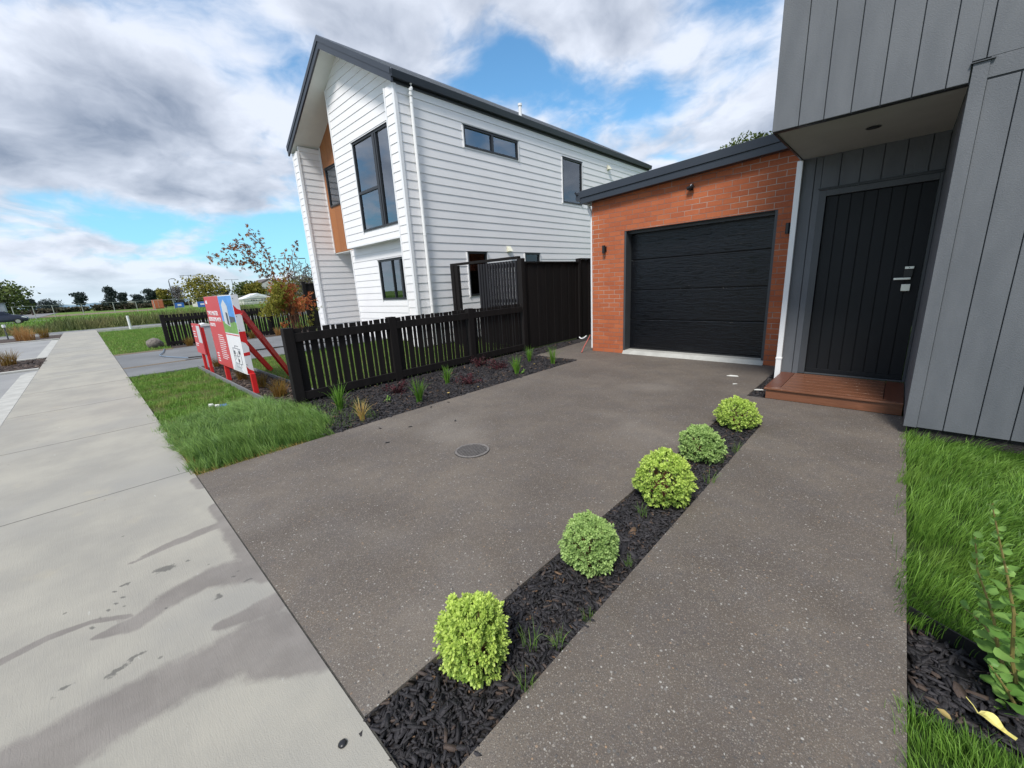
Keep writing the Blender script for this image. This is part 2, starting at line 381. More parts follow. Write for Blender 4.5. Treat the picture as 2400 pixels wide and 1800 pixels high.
def m_aggregate():
    k = NT('exposed_aggregate_concrete'); v = k.co(world=True)
    w = k.noise(v, 30, 2, .5, col=True)
    vv = k.N.new('ShaderNodeVectorMath'); vv.operation = 'MULTIPLY_ADD'; k.L.new(w, vv.inputs[0]); vv.inputs[1].default_value = (.006, .006, 0); k.L.new(v, vv.inputs[2]); v2 = vv.outputs[0]
    base = k.mix(k.ss(k.noise(v, 1.1, 6, .6), .32, .70), (.102, .081, .064), (.190, .156, .122))
    base = k.mix(k.ss(k.noise(v, 4.5, 5, .65), .35, .72, 0, .75), base, (.115, .098, .088))
    base = k.mix(k.ss(k.noise(v, .75, 3, .5), .54, .74, 0, .55), base, (.29, .255, .215))
    base = k.mix(k.ss(k.noise(v, 230, 3, .6), .35, .7, 0, .55), base, (.055, .048, .044))
    c = base; hs = None
    for sc, thr, amt, cols in ((150, .50, .46, ((.42, .38, .32), (.27, .21, .16))), (250, .42, .42, ((.31, .29, .265), (.19, .165, .14))), (80, .87, .6, ((.60, .58, .53), (.42, .26, .14)))):
        d = k.vor(v2, sc); col = k.vor(v2, sc, 'Color'); s3 = k.N.new('ShaderNodeSeparateColor'); k.L.new(col, s3.inputs[0])
        pick = k.ss(s3.outputs[0], thr, thr+.05); shape = k.ss(d, .46, .32); f = k.math('MULTIPLY', k.math('MULTIPLY', pick, shape), amt)
        pc = k.mix(k.ss(s3.outputs[1], .55, .8), cols[0], cols[1]); pc = k.mix(k.ss(s3.outputs[2], .5, .8), pc, (.07, .072, .075))
        c = k.mix(f, c, pc); hs = f if hs is None else k.math('MAXIMUM', hs, f)
    h = k.math('ADD', hs, k.math('MULTIPLY', k.noise(v, 300, 2), .6))
    return k.set(c, .78, bump=h, bdist=.0022)
M['aggregate'] = m_aggregate()
def m_footpath():
    k = NT('broomed_concrete'); v = k.co(world=True)
    br = k.noise(k.co((5, 60, 1), world=True), 2.2, 5, .6, .3)
    c = k.mix(k.ss(k.noise(v, 1.6, 7, .62), .3, .7), (.285, .271, .238), (.368, .347, .295))
    c = k.mix(k.ss(k.noise(v, .55, 4), .45, .7, 0, .7), c, (.285, .277, .256))
    c = k.mix(k.ss(k.noise(v, 2.7, 4, .6), .60, .75, 0, .32), c, (.43, .38, .28))
    c = k.mix(k.ss(br, .55, .75, 0, .25), c, (.27, .27, .26))
    c = k.mix(k.ss(k.noise(v, 190, 4, .7), .55, .8, 0, .35), c, (.24, .24, .235))
    wht = k.math('MULTIPLY', k.ss(k.noise(k.co((2.5, 9, 1), world=True), 2.2, 5, .65), .68, .74), .4)
    c = k.mix(wht, c, (.58, .58, .55))
    # brown runoff washed down from the driveway: its own shape, stored on the mesh
    s_ = k.math('ADD', k.attr('stain'), k.math('MULTIPLY', k.math('SUBTRACT', k.noise(v, 9, 8, .66), .5), .55))
    m1 = k.ss(s_, .36, .62)
    stc = k.mix(k.ss(k.noise(v, 5, 6, .6), .35, .7), (.150, .132, .122), (.205, .184, .170))
    c = k.mix(k.math('MULTIPLY', m1, .76), c, stc)
    d_ = k.math('ADD', k.attr('scuff'), k.math('MULTIPLY', k.math('SUBTRACT', k.noise(v, 45, 6, .75), .5), 1.1))
    c = k.mix(k.ss(d_, .62, .85, 0, .75), c, (.085, .082, .075))
    sp = k.vor(v, 9, 'Distance'); spc = k.vor(v, 9, 'Color'); s3 = k.N.new('ShaderNodeSeparateColor'); k.L.new(spc, s3.inputs[0])
    fl = k.math('MULTIPLY', k.ss(sp, .09, .05), k.ss(s3.outputs[0], .82, .86))
    c = k.mix(k.math('MULTIPLY', fl, .6), c, (.10, .095, .085))
    h = k.math('ADD', k.math('MULTIPLY', br, .5), k.noise(v, 240, 4, .7))
    return k.set(c, .82, bump=h, bdist=.0022)
M['footpath'] = m_footpath()
def m_asphalt(name, a, b, sc=150):
    k = NT(name); v = k.co(world=True); c = k.mix(k.ss(k.noise(v, .8, 5), .3, .7), a, b); n = k.noise(v, sc, 4, .7)
    c = k.mix(k.ss(n, .55, .8, 0, .4), c, tuple(x*1.8 for x in b)); return k.set(c, .85, bump=n, bdist=.004)
M['parking'] = m_asphalt('pale_parking_asphalt', (.235, .235, .235), (.29, .29, .285))
M['road'] = m_asphalt('road_asphalt', (.15, .15, .15), (.20, .20, .20))
M['greyconc'] = m_asphalt('dark_grey_concrete', (.135, .14, .146), (.185, .19, .197))
def m_soil(name, a, b):
    k = NT(name); v = k.co(world=True); n = k.noise(v, 35, 6, .7); c = k.mix(k.ss(n, .3, .7), a, b); return k.set(c, .9, bump=n, bdist=.02)
M['jointdark'] = m_soil('dark_joint_dirt', (.035, .032, .028), (.09, .085, .07))
M['jointgrey'] = m_soil('joint_dirt', (.10, .10, .095), (.17, .17, .16))
M['soil'] = m_soil('dark_bark_soil', (.012, .010, .010), (.035, .030, .030))
M['brownsoil'] = m_soil('brown_bark_soil', (.030, .020, .015), (.085, .06, .048))
M['dirt'] = m_soil('dry_dirt', (.12, .09, .06), (.22, .17, .11))
def m_turf(name, a, b, cc, s=.25):
    k = NT(name); v = k.co(world=True); n = k.noise(v, s, 7, .62); n2 = k.noise(v, 25, 5, .7)
    c = k.mix(k.ss(n, .3, .7), a, b); c = k.mix(k.ss(n2, .4, .75, 0, .6), c, cc); return k.set(c, .95, .1, bump=n2, bdist=.03)
M['lushbase'] = m_turf('lush_turf_base', (.022, .050, .010), (.045, .085, .018), (.06, .085, .03), 3.)
M['field'] = m_turf('field_grass', (.085, .155, .030), (.135, .215, .050), (.17, .20, .065), .06)
M['turf'] = m_turf('turf_base', (.060, .095, .025), (.10, .125, .04), (.20, .15, .08), 3.)
def m_blade(name, a, b, rough=.5, tr=.3, dry=None, ns=2.2):
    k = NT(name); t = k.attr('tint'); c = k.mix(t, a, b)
    n = k.noise(k.co(world=True), ns, 3)
    if dry: c = k.mix(k.ss(n, .5, .72, 0, .65), c, dry)
    k.set(c, rough, .25)
    tb = k.N.new('ShaderNodeBsdfTranslucent'); k.L.new(c, tb.inputs[0]); mx = k.N.new('ShaderNodeMixShader'); mx.inputs[0].default_value = tr
    k.L.new(k.b.outputs[0], mx.inputs[1]); k.L.new(tb.outputs[0], mx.inputs[2]); k.L.new(mx.outputs[0], k.out.inputs[0]); return k.m
M['longgrass'] = m_blade('lush_long_grass', (.050, .115, .022), (.26, .41, .095), .42, .22, (.17, .31, .08))
M['lawn_r'] = m_blade('lush_lawn_grass', (.045, .12, .014), (.24, .42, .07), .42, .22, (.20, .32, .06))
M['lawn'] = m_blade('mown_verge_grass', (.09, .20, .028), (.26, .43, .085), .5, .25, (.34, .32, .12), 2.5)
M['tussock'] = m_blade('olive_rank_grass', (.06, .085, .028), (.22, .235, .085), .6, .2, (.27, .21, .10), .35)
M['tan'] = m_blade('tan_sedge', (.34, .16, .05), (.50, .32, .13), .6, .25)
M['bronze'] = m_blade('bronze_sedge', (.22, .10, .022), (.26, .20, .05), .6, .25)
M['strap'] = m_blade('green_strap_leaves', (.055, .15, .02), (.20, .38, .05), .4, .25)
M['straw'] = m_blade('straw_coloured_sedge', (.45, .30, .07), (.60, .46, .20), .5, .2)
M['boxleaf'] = m_blade('lime_green_leaves', (.13, .27, .04), (.62, .76, .18), .4, .3)
M['boxleaf_dark'] = m_blade('mid_green_leaves', (.10, .22, .05), (.46, .62, .22), .4, .3)
M['purpleleaf'] = m_blade('purple_leaves', (.022, .014, .018), (.12, .030, .036), .45, .2)
M['maple_red'] = m_blade('red_maple_leaves', (.40, .09, .04), (.52, .22, .07), .5, .35)
M['maple_mix'] = m_blade('bronze_maple_leaves', (.13, .055, .035), (.42, .17, .05), .5, .35)
M['maple_green'] = m_blade('yellow_green_maple_leaves', (.20, .20, .03), (.38, .36, .06), .5, .35)
M['roundleaf'] = m_blade('fresh_round_leaves', (.09, .22, .04), (.28, .46, .12), .42, .35)
M['tree_dark'] = m_blade('hazy_dark_conifer_foliage', (.022, .036, .038), (.055, .075, .068), .8, .1)  # blue-grey distance haze is mixed into these leaf colours
M['tree_mid'] = m_blade('green_tree_foliage', (.04, .07, .02), (.13, .16, .045), .8, .2)
M['tree_gold'] = m_blade('autumn_tree_foliage', (.07, .085, .018), (.30, .25, .04), .8, .2)
M['tree_grey'] = m_blade('grey_bare_twigs', (.10, .09, .09), (.20, .18, .18), .9, .1)
M['hedge'] = m_blade('brown_green_hedge', (.05, .055, .035), (.11, .095, .06), .9, .1)
def m_mulch(name, a, b, c3):
    k = NT(name); t = k.attr('tint'); c = k.mix(k.ss(t, 0, .9), a, b); c = k.mix(k.ss(t, .90, .93, 0, .35), c, c3); c = k.mix(k.ss(t, .982, .99), c, c3)
    n = k.noise(k.co(world=True), 160, 4, .7); c = k.mix(k.ss(n, .4, .8, 0, .5), c, tuple(x*1.7 for x in b)); return k.set(c, .62, .4, bump=n, bdist=.003)
M['mulch'] = m_mulch('black_dyed_bark_chips', (.010, .0092, .0105), (.034, .031, .034), (.15, .09, .05))
M['mulch_brown'] = m_mulch('brown_bark_chips', (.022, .015, .013), (.085, .058, .047), (.30, .22, .15))

# ------------------------------------------------------------------ ground and paving
def slab(name, x0, x1, y0, y1, z1, mat, z0=-.16):
    return tag(MB().box(x0, x1, y0, y1, z0, z1).build(name, mat, origin=((x0+x1)/2, (y0+y1)/2, z0)), kind='structure')
slab('ground', -520, 260, -320, 520, -.12, M['field'], -1.2)
PX0 = -36.0
# footpath as a fine sheet that carries the run-off stains
def seg_d(P, A, B, wa, wb):
    A = np.array(A); B = np.array(B); d = B-A; t = np.clip(((P-A)@d)/(d@d), 0, 1); q = A + t[:, None]*d; dist = np.linalg.norm(P-q, axis=1); w = wa + (wb-wa)*t
    return dist/w
def footpath():
    xs = np.concatenate([np.arange(PX0, -6.5, .5), np.arange(-6.5, 2.5, .03), [2.5, 3, 5, 9]]); ys = np.linspace(-1.01, .356, 51)
    X, Y = np.meshgrid(xs, ys, indexing='ij'); P = np.stack([X.ravel(), Y.ravel()], 1)
    V = np.column_stack([P, np.zeros(len(P))]); ny = len(ys); nx = len(xs)
    i, j = np.meshgrid(np.arange(nx-1), np.arange(ny-1), indexing='ij'); a = (i*ny+j).ravel(); Q = np.column_stack([a, a+ny, a+ny+1, a+1])
    def chain(pts):
        out = np.full(len(P), 9.)
        for (p, wa), (q, wb) in zip(pts[:-1], pts[1:]): out = np.minimum(out, seg_d(P, p, q, wa, wb))
        return out
    D = [chain([((-1.62, .34), .14), ((-1.78, .20), .15), ((-1.80, .02), .11), ((-1.82, -.18), .12), ((-1.82, -.40), .13), ((-1.84, -.75), .16), ((-1.8, -1.05), .2)]),
         chain([((-1.95, .34), .07), ((-2.0, .12), .03)]), chain([((-1.5, .36), .08), ((-1.62, .22), .08)]),
         chain([((-2.32, .34), .12), ((-2.43, .18), .085), ((-2.40, 0), .07), ((-2.33, -.14), .055), ((-2.36, -.26), .02)]),
         chain([((-2.98, .32), .04), ((-2.98, .2), .045), ((-2.97, .04), .035), ((-2.93, -.12), .012)]),
         chain([((-2.4, -.14), .012), ((-2.5, -.27), .018), ((-2.53, -.41), .022), ((-2.5, -.55), .025), ((-2.55, -1.0), .03)]),
         chain([((-3.95, .35), .05), ((-3.75, .36), .05)]), chain([((-3.3, .36), .05), ((-2.6, .37), .075), ((-2.2, .37), .06)])]
    st = np.zeros(len(P))
    for d in D: st = np.maximum(st, np.clip(1 - d*.5, 0, 1))
    e = np.zeros(len(P))
    for d in (chain([((-2.41, -.29), .008), ((-2.49, -.25), .009), ((-2.56, -.2), .007), ((-2.61, -.15), .006)]), chain([((-2.05, -.23), .02), ((-2.1, -.12), .012)]), chain([((-2.7, .03), .045), ((-2.72, -.01), .045)]) + .35,
              chain([((-2.21, .17), .010), ((-2.22, .14), .012)]), chain([((-2.33, .25), .008), ((-2.31, .22), .01)]), chain([((-2.36, .29), .007), ((-2.35, .27), .01)]), chain([((-2.1, -.38), .012), ((-2.13, -.33), .01)])):
        e = np.maximum(e, np.clip(1.25 - d*.55, 0, 1))
    for q in range(46):
        c = (RNG.uniform(-2.75, -2.1), RNG.uniform(-.2, .34)); r = RNG.uniform(.004, .010)
        e = np.maximum(e, np.clip(1.3 - np.linalg.norm(P-np.array(c), axis=1)/r*.5, 0, 1))
    o = npmesh('footpath', V, None, Q, M['footpath'], None, origin=(-10, -.3, 0)); me = o.data
    for n, arr in (('stain', st), ('scuff', e)):
        at = me.attributes.new(n, 'FLOAT', 'POINT'); at.data.foreach_set('value', arr.astype(np.float32))
    tag(o, kind='structure')
    # slab body below the sheet, and the saw-cut joints as strips
    tag(MB().box(PX0, 9, -1.01, .356, -.16, -.004).build('footpath_body', M['concrete_lite']), kind='structure')
    j = MB()
    for k in range(15):
        x = -4.2-2.16*k; q = (.0026, .0024)[k] if k < 2 else .0018
        j.prism([(x-q, -1.01), (x+q, -1.01), (x+q, .356), (x-q, .356)], .0005, .0016, 'z')
    tag(j.build('footpath_joint', M['jointgrey']), kind='structure')
footpath()
# driveway with the planting strip left open
dv = MB(); z0, z1 = -.16, -.003
dv.box(-4.05, -1.14, .364, 4.18, z0, z1).box(-4.05, -1.14, 4.18, 5.04, z0, z1).box(-4.05, -1.14, 5.04, 6.86, z0, z1)
dv.box(-1.14, -.78, 4.18, 5.04, z0, z1).box(-1.14, -.78, -.3, -.29, z0, z0+.01)
dv.prism([(-5.05, 5.93), (-4.05, 5.93), (-4.05, 6.86), (-4.05, 9.4), (-5.25, 9.4), (-5.2, 7.7)], z0, z1, 'z')
dv.prism([(-1.14, 5.04), (-1.13, 5.04), (-1.13, 6.7), (-1.14, 6.7)], z0, z1, 'z')
tag(dv.build('driveway', M['aggregate'], origin=(-2.6, 3.5, z0)), kind='structure')
slab('entry_path', -.78, .19, .364, 5.04, -.003, M['aggregate'])
slab('entry_path_end', .19, 1.3, -.05, .36, -.2, M['soil'], -.3)
gapm = MB().box(-4.05, .19, .3565, .3635, -.16, -.0035)
tag(gapm.build('path_joint', M['jointdark']), kind='structure')
slab('mulch_strip_soil', -1.14, -.78, .36, 4.18, -.035, M['soil'])
slab('mulch_nook_soil', -1.14, -.9, 5.04, 6.86, -.03, M['soil'])
def flat(name, poly, z1, mat, z0=-.16): return tag(MB().prism(poly, z0, z1, 'z').build(name, mat), kind='structure')
flat('garden_soil', [(-5.68, 1.48), (-4.05, 1.48), (-4.05, 5.93), (-5.05, 5.93), (-5.2, 7.7), (-5.25, 9.4), (-5.68, 9.4)], -.03, M['soil'])
flat('verge_soil_lush', [(-6.0, .36), (-4.05, .36), (-4.05, 1.475), (-6.0, 1.475)], -.034, M['lushbase'])
flat('verge_soil', [(-11.0, .36), (-6.0, .36), (-6.0, 1.475), (-11.0, 1.475)], -.035, M['turf'])
slab('sign_bed_soil', -11.0, -5.69, 1.50, 2.11, -.03, M['brownsoil'])
flat('front_lawn_soil', [(-11.0, 2.13), (-5.69, 2.13), (-5.69, 17), (-8.2, 17), (-8.2, 6.3), (-11.0, 6.3)], -.035, M['turf'])
flat('right_lawn_soil', [(.19, 2.09), (.50, 1.93), (3.5, 1.4), (3.5, 4.6), (.19, 4.6)], -.03, M['lushbase'])
flat('right_bed_soil', [(.195, 1.56), (.4, 1.62), (3.5, 1.1), (3.5, 1.38), (.5, 1.915), (.195, 2.08)], -.06, M['soil'])
flat('right_front_soil', [(.195, .36), (3.5, .36), (3.5, 1.08), (.4, 1.61), (.195, 1.55)], -.03, M['lushbase'])
# neighbour's drive, verge, beds
slab('neighbour_driveway', -16.35, -11.02, .364, 7.2, -.006, M['greyconc'])
slab('neighbour_drive_joint_soil', -12.72, -12.54, .37, 3.6, -.0025, M['dirt'], -.0058)
slab('neighbour_drive_dark_joint', -12.70, -12.58, 1.5, 7.0, .001, M['soil'], -.0022)
slab('neighbour_verge', -32.3, -16.36, .36, 7.0, -.02, M['turf'])
slab('neighbour_bed', -17.9, -16.36, 1.75, 6.3, -.012, M['brownsoil'], -.02)
slab('drive_dirt_edge', -16.50, -16.15, .37, 1.7, .0, M['dirt'], -.02)
# kerb nibs, parking bays, street
kb = MB()
for x0, x1 in ((-14.1, -7.0), (-28.3, -18.5)): kb.box(x0, x1, -1.245, -1.014, -.16, -.002)
kb.prism([(-14.1, -1.245), (-14.1, -1.014), (-14.55, -1.014), (-14.35, -1.19)], -.16, -.002, 'z')
for x0, x1 in ((-15.22, -15.06), (-18.55, -18.38)): kb.box(x0, x1, -6.0, -1.02, -.16, .015)
for x0, x1 in ((-29.3, -29.1),): kb.box(x0, x1, -6.0, -1.02, -.16, .02)
kb.box(-34.2, -34.05, -6, -1.1, -.16, .02).box(-34.5, -34.3, .36, 14, -.16, .05)
tag(kb.build('kerb', M['concrete_lite'], bevel=.008), kind='structure')
slab('road', -260, 9, -16, -6.0, -.045, M['road'])
slab('parking_bay', -15.05, 9, -6.0, -1.25, -.03, M['parking'])
slab('parking_bay_far', -29.1, -18.56, -6.0, -1.25, -.03, M['parking'])
slab('parking_bay_strip', -15.05, -14.35, -1.25, -1.015, -.03, M['parking'])
slab('kerb_bed', -18.37, -15.23, -6.0, -1.015, -.02, M['brownsoil'])
slab('kerb_bed_far', -34.0, -29.3, -6.0, -1.015, -.02, M['brownsoil'])
slab('side_street', -38.6, -34.6, -60, 60, -.03, M['greyconc'])
slab('side_street_corner', -34.6, -34.5, -6.0, 14, -.03, M['greyconc'])

# ------------------------------------------------------------------ vegetation builders
def blades(P, length, width, az, lean, tint, K=3, droop=1.0):
    """P (n,3) roots; az heading, lean angle from vertical at the tip; returns V, T, Q, tint"""
    n = len(P); length = np.broadcast_to(length, n); width = np.broadcast_to(width, n)
    V = np.zeros((n, 2*K+1, 3)); h = np.stack([np.cos(az), np.sin(az), np.zeros(n)], 1)
    s = np.stack([-np.sin(az), np.cos(az), np.zeros(n)], 1)
    rot = RNG.uniform(0, np.pi, n); s = s*np.cos(rot)[:, None] + h*np.sin(rot)[:, None]
    pos = P.copy().astype(float); 
    for k in range(K+1):
        t = k/K; w = width*(1-t)**.7*.5 + .0001
        if k < K:
            V[:, 2*k] = pos - s*w[:, None]; V[:, 2*k+1] = pos + s*w[:, None]
        else: V[:, 2*K] = pos
        ang = lean*((t+.5/K)**droop)
        pos = pos + (h*np.sin(ang)[:, None] + np.array([0, 0, 1.])*np.cos(ang)[:, None])*(length/K)[:, None]
    b = (np.arange(n)*(2*K+1))[:, None]
    Q = np.concatenate([np.concatenate([b+2*k, b+2*k+1, b+2*k+3, b+2*k+2], 1) for k in range(K-1)], 0)
    T = np.concatenate([b+2*K-2, b+2*K-1, b+2*K], 1)
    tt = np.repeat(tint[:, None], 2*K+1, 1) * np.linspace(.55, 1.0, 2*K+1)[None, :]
    return V.reshape(-1, 3), T, Q, tt.ravel()
def vnoise(P, s, seed=0.):
    return np.array([mnoise.noise(Vector((p[0]*s+seed, p[1]*s-seed, seed))) for p in P])
def in_poly(P, poly):
    x, y = P[:, 0], P[:, 1]; c = np.zeros(len(P), bool); n = len(poly)
    for i in range(n):
        x0, y0 = poly[i]; x1, y1 = poly[(i+1) % n]
        m = ((y0 > y) != (y1 > y)) & (x < (x1-x0)*(y-y0)/((y1-y0) + 1e-12) + x0); c ^= m
    return c
def scatter(poly, n, wob=.0):
    poly = np.array(poly); a, b = poly.min(0), poly.max(0)
    area = 0.5*abs(np.dot(poly[:, 0], np.roll(poly[:, 1], 1)) - np.dot(poly[:, 1], np.roll(poly[:, 0], 1)))
    N = int(n*(b-a)[0]*(b-a)[1]/max(area, 1e-6)); P = RNG.uniform(a, b, (N, 2)); 
    Pw = P if wob == 0 else P + wob*np.stack([vnoise(P, 3, 1.), vnoise(P, 3, 7.)], 1)
    return P[in_poly(Pw, poly)]
def patch(name, poly, n, L, Lv, w, mat, azf, leanf, z=-.03, label=None, cat='grass', wob=0., mound=None, dens=None, K=3, droop=1.0, origin=None, clump=0, cr=.02):
    ca_ = cl_ = ct_ = cs_ = 0.
    if clump:
        C = scatter(poly, max(8, n//clump), wob); m_ = len(C); ix = np.repeat(np.arange(m_), clump); ix = ix[RNG.uniform(0, 1, len(ix)) < .85]
        P = C[ix] + RNG.normal(0, cr, (len(ix), 2)); ca_ = RNG.normal(0, .55, m_)[ix]; cl_ = RNG.normal(0, .28, m_)[ix]; ct_ = RNG.normal(0, .20, m_)[ix]; cs_ = RNG.normal(0, .22, m_)[ix]
    else: P = scatter(poly, n, wob)
    if dens is not None:
        m = RNG.uniform(0, 1, len(P)) < dens(P); P = P[m]
        if clump: ca_, cl_, ct_, cs_ = ca_[m], cl_[m], ct_[m], cs_[m]
    zz = np.full(len(P), z) if mound is None else mound(P)
    nn = vnoise(P, 2.2, 3.); az = azf(P, nn) + ca_; le = leanf(P, nn) + cl_
    ln = L*(1 + Lv*RNG.uniform(-1, 1, len(P)))*(1 + .3*nn)*np.clip(1+cs_, .4, 1.7)
    tint = np.clip(.48 + .4*nn + ct_ + RNG.normal(0, .24, len(P)), 0, 1)
    V, T, Q, tt = blades(np.column_stack([P, zz]), ln, w*RNG.uniform(.6, 1.3, len(P)), az, le, tint, K, droop)
    if origin is None: origin = (*np.array(poly).mean(0), z)
    o = npmesh(name, V, T, Q, mat, tt, origin=origin)
    return tag(o, label, cat, kind='stuff')
def chips(name, poly, n, Lm, mat, z, label, mound=.02, wob=.0):
    P = scatter(poly, n, wob); n = len(P)
    l = Lm*RNG.gamma(4, .25, n)*.5; w = l*RNG.uniform(.10, .34, n); t = RNG.uniform(.0015, .005, n)
    az = RNG.uniform(0, np.pi*2, n); ti = RNG.normal(0, .28, n); ro = RNG.normal(0, .35, n)
    zz = z + RNG.uniform(0, mound, n) + .008*vnoise(P, 6, 2.)
    X = np.stack([np.cos(az)*np.cos(ti), np.sin(az)*np.cos(ti), np.sin(ti)], 1); Y = np.stack([-np.sin(az)*np.cos(ro), np.cos(az)*np.cos(ro), np.sin(ro)], 1); Z = np.cross(X, Y)
    C = np.column_stack([P, zz]); V = np.zeros((n, 12, 3)); k = 0
    for sz in (-1, 1):
        for (u, v) in ((-1, -.6), (-.55, -1), (.7, -.9), (1, .25), (.75, 1), (-.85, .85)):
            ju = u + RNG.normal(0, .13, n); jv = v + RNG.normal(0, .18, n)
            V[:, k] = C + X*(l*ju)[:, None] + Y*(w*jv)[:, None] + Z*(t*sz)[:, None]; k += 1
    b = (np.arange(n)*12)[:, None]
    Q = [np.concatenate([b+i, b+(i+1) % 6, b+6+(i+1) % 6, b+6+i], 1) for i in range(6)]
    Q += [b + np.array([[6, 7, 8, 9]]), b + np.array([[6, 9, 10, 11]])]
    tint = np.repeat(RNG.uniform(0, 1, n)[:, None], 12, 1).ravel()
    o = npmesh(name, V.reshape(-1, 3), None, np.concatenate(Q, 0), mat, tint, origin=(*np.array(poly).mean(0), z))
    return tag(o, label, 'mulch', kind='stuff')

# mulch
chips('bark_mulch', [(-1.15, .335), (-.775, .335), (-.775, 4.17), (-1.13, 4.17)], 12500, .030, M['mulch'], -.034, 'black bark chips filling the narrow strip between driveway and entry path', .026, .008)
chips('bark_mulch', [(-1.135, 5.05), (-.95, 5.05), (-.95, 6.8), (-1.135, 6.8)], 1100, .035, M['mulch'], -.025, 'black bark chips in the small gap beside the timber step')
chips('bark_mulch', [(-5.66, 1.5), (-4.045, 1.42), (-4.045, 5.92), (-5.05, 5.92), (-5.2, 7.7), (-5.6, 7.7)], 26000, .038, M['mulch'], -.025, 'black bark chips in the garden bed in front of the picket fence', .03, .02)
chips('bark_mulch', [(.2, 1.56), (.4, 1.62), (1.6, 1.41), (1.6, 1.72), (.5, 1.90), (.2, 2.06)], 2600, .042, M['mulch'], -.055, 'dark bark chips in the small bed cut into the right lawn', .03)
chips('bark_mulch', [(-10.95, 1.51), (-5.7, 1.51), (-5.7, 2.10), (-10.95, 2.10)], 7000, .045, M['mulch_brown'], -.028, 'brown bark chips in the bed under the red sign boards', .025)
chips('bark_mulch', [(-18.3, -6), (-15.25, -6), (-15.25, -1.03), (-18.3, -1.03)], 2500, .07, M['mulch_brown'], -.02, 'brown bark chips in the kerbside bed with the sedge clump', .03)

# lush overgrown patch at the driveway corner
LP = [(-4.06, .36), (-4.07, 1.55), (-4.6, 1.66), (-5.3, 1.80), (-5.9, 1.55), (-6.35, 1.42), (-6.30, .95), (-6.05, .45), (-5.85, .30)]
def mound(P):
    e = np.minimum(np.minimum(-4.06-P[:, 0], P[:, 1]-.36), np.minimum(P[:, 0]+6.3, 1.7-P[:, 1])); return -.03 + .05*np.clip(e/.35, 0, 1) + .03*vnoise(P, 5, 4.)
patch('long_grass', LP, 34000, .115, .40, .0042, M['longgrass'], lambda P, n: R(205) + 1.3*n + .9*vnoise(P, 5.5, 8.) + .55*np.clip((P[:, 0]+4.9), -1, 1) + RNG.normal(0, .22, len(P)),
      lambda P, n: np.clip(1.7 + .6*n + .7*vnoise(P, 6, 5.) - .75*np.clip((P[:, 0]+5.2)*1.2, 0, 1) + RNG.normal(0, .22, len(P)), .1, 2.2), label='tall lush uncut grass spilling over the path at the driveway corner', mound=mound, wob=.16, droop=.8, K=4, clump=12, cr=.018)
patch('dry_grass', [(-5.9, .365), (-4.0, .34), (-4.02, 1.2), (-4.12, 1.3), (-4.12, .45), (-5.8, .42)], 1500, .06, .5, .003, M['straw'], lambda P, n: R(-60) + RNG.normal(0, .9, len(P)), lambda P, n: np.clip(1.3 + RNG.normal(0, .3, len(P)), .4, 1.9), label='dry straw-like grass edge where the lush patch meets the driveway')
# grass creeping on the dirt between patch and garden
patch('stray_grass', [(-4.1, 1.5), (-4.1, 2.05), (-5.0, 2.3), (-5.4, 1.7)], 500, .10, .4, .004, M['longgrass'], lambda P, n: RNG.uniform(0, 6.28, len(P)), lambda P, n: RNG.uniform(.3, 1.1, len(P)), label='thin grass blades creeping into the corner of the garden bed')
# mown verge between path and sign bed, thin in places
def vd(P):
    return np.clip(.66 + 1.3*vnoise(P, 2.3, 4.) - .5*np.exp(-((P[:, 0]+6.5)**2/.16 + (P[:, 1]-1.0)**2/.01)), .12, 1)
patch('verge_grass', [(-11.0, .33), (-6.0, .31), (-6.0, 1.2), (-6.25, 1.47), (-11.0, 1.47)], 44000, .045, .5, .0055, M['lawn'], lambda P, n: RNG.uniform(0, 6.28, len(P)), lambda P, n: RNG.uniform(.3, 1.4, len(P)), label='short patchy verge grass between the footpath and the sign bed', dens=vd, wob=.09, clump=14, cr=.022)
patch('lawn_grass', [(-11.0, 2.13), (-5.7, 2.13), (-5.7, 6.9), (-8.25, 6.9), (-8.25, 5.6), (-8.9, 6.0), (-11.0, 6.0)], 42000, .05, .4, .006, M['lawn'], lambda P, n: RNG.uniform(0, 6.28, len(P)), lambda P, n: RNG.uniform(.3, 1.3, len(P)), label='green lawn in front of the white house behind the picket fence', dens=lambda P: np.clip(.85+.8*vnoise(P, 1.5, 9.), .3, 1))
patch('lawn_grass', [(-32.2, .40), (-16.45, .33), (-16.45, 1.7), (-17.6, 1.75), (-18, 6.9), (-32.2, 6.9)], 60000, .07, .4, .014, M['lawn'], lambda P, n: RNG.uniform(0, 6.28, len(P)), lambda P, n: RNG.uniform(.3, 1.3, len(P)), label='bright green verge lawn beyond the neighbouring driveway', wob=.05)
# right lawn
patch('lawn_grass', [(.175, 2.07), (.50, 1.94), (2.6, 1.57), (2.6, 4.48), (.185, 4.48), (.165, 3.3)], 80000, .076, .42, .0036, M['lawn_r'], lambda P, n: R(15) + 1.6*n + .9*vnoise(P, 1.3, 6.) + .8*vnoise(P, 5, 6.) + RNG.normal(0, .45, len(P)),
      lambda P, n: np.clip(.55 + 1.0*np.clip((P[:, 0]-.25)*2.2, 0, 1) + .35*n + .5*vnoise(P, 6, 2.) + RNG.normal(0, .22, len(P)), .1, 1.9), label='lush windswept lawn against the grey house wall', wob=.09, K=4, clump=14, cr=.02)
patch('lawn_grass', [(.17, .60), (1.6, .60), (1.6, 1.36), (.42, 1.60), (.18, 1.54)], 26000, .055, .45, .0030, M['lawn_r'], lambda P, n: R(110) + 1.8*n + RNG.normal(0, .7, len(P)),
      lambda P, n: np.clip(.75 + RNG.normal(0, .3, len(P)), .1, 1.7), label='short grass in the bottom right corner beyond the small mulch bed', wob=.05, K=4, clump=10, cr=.015)
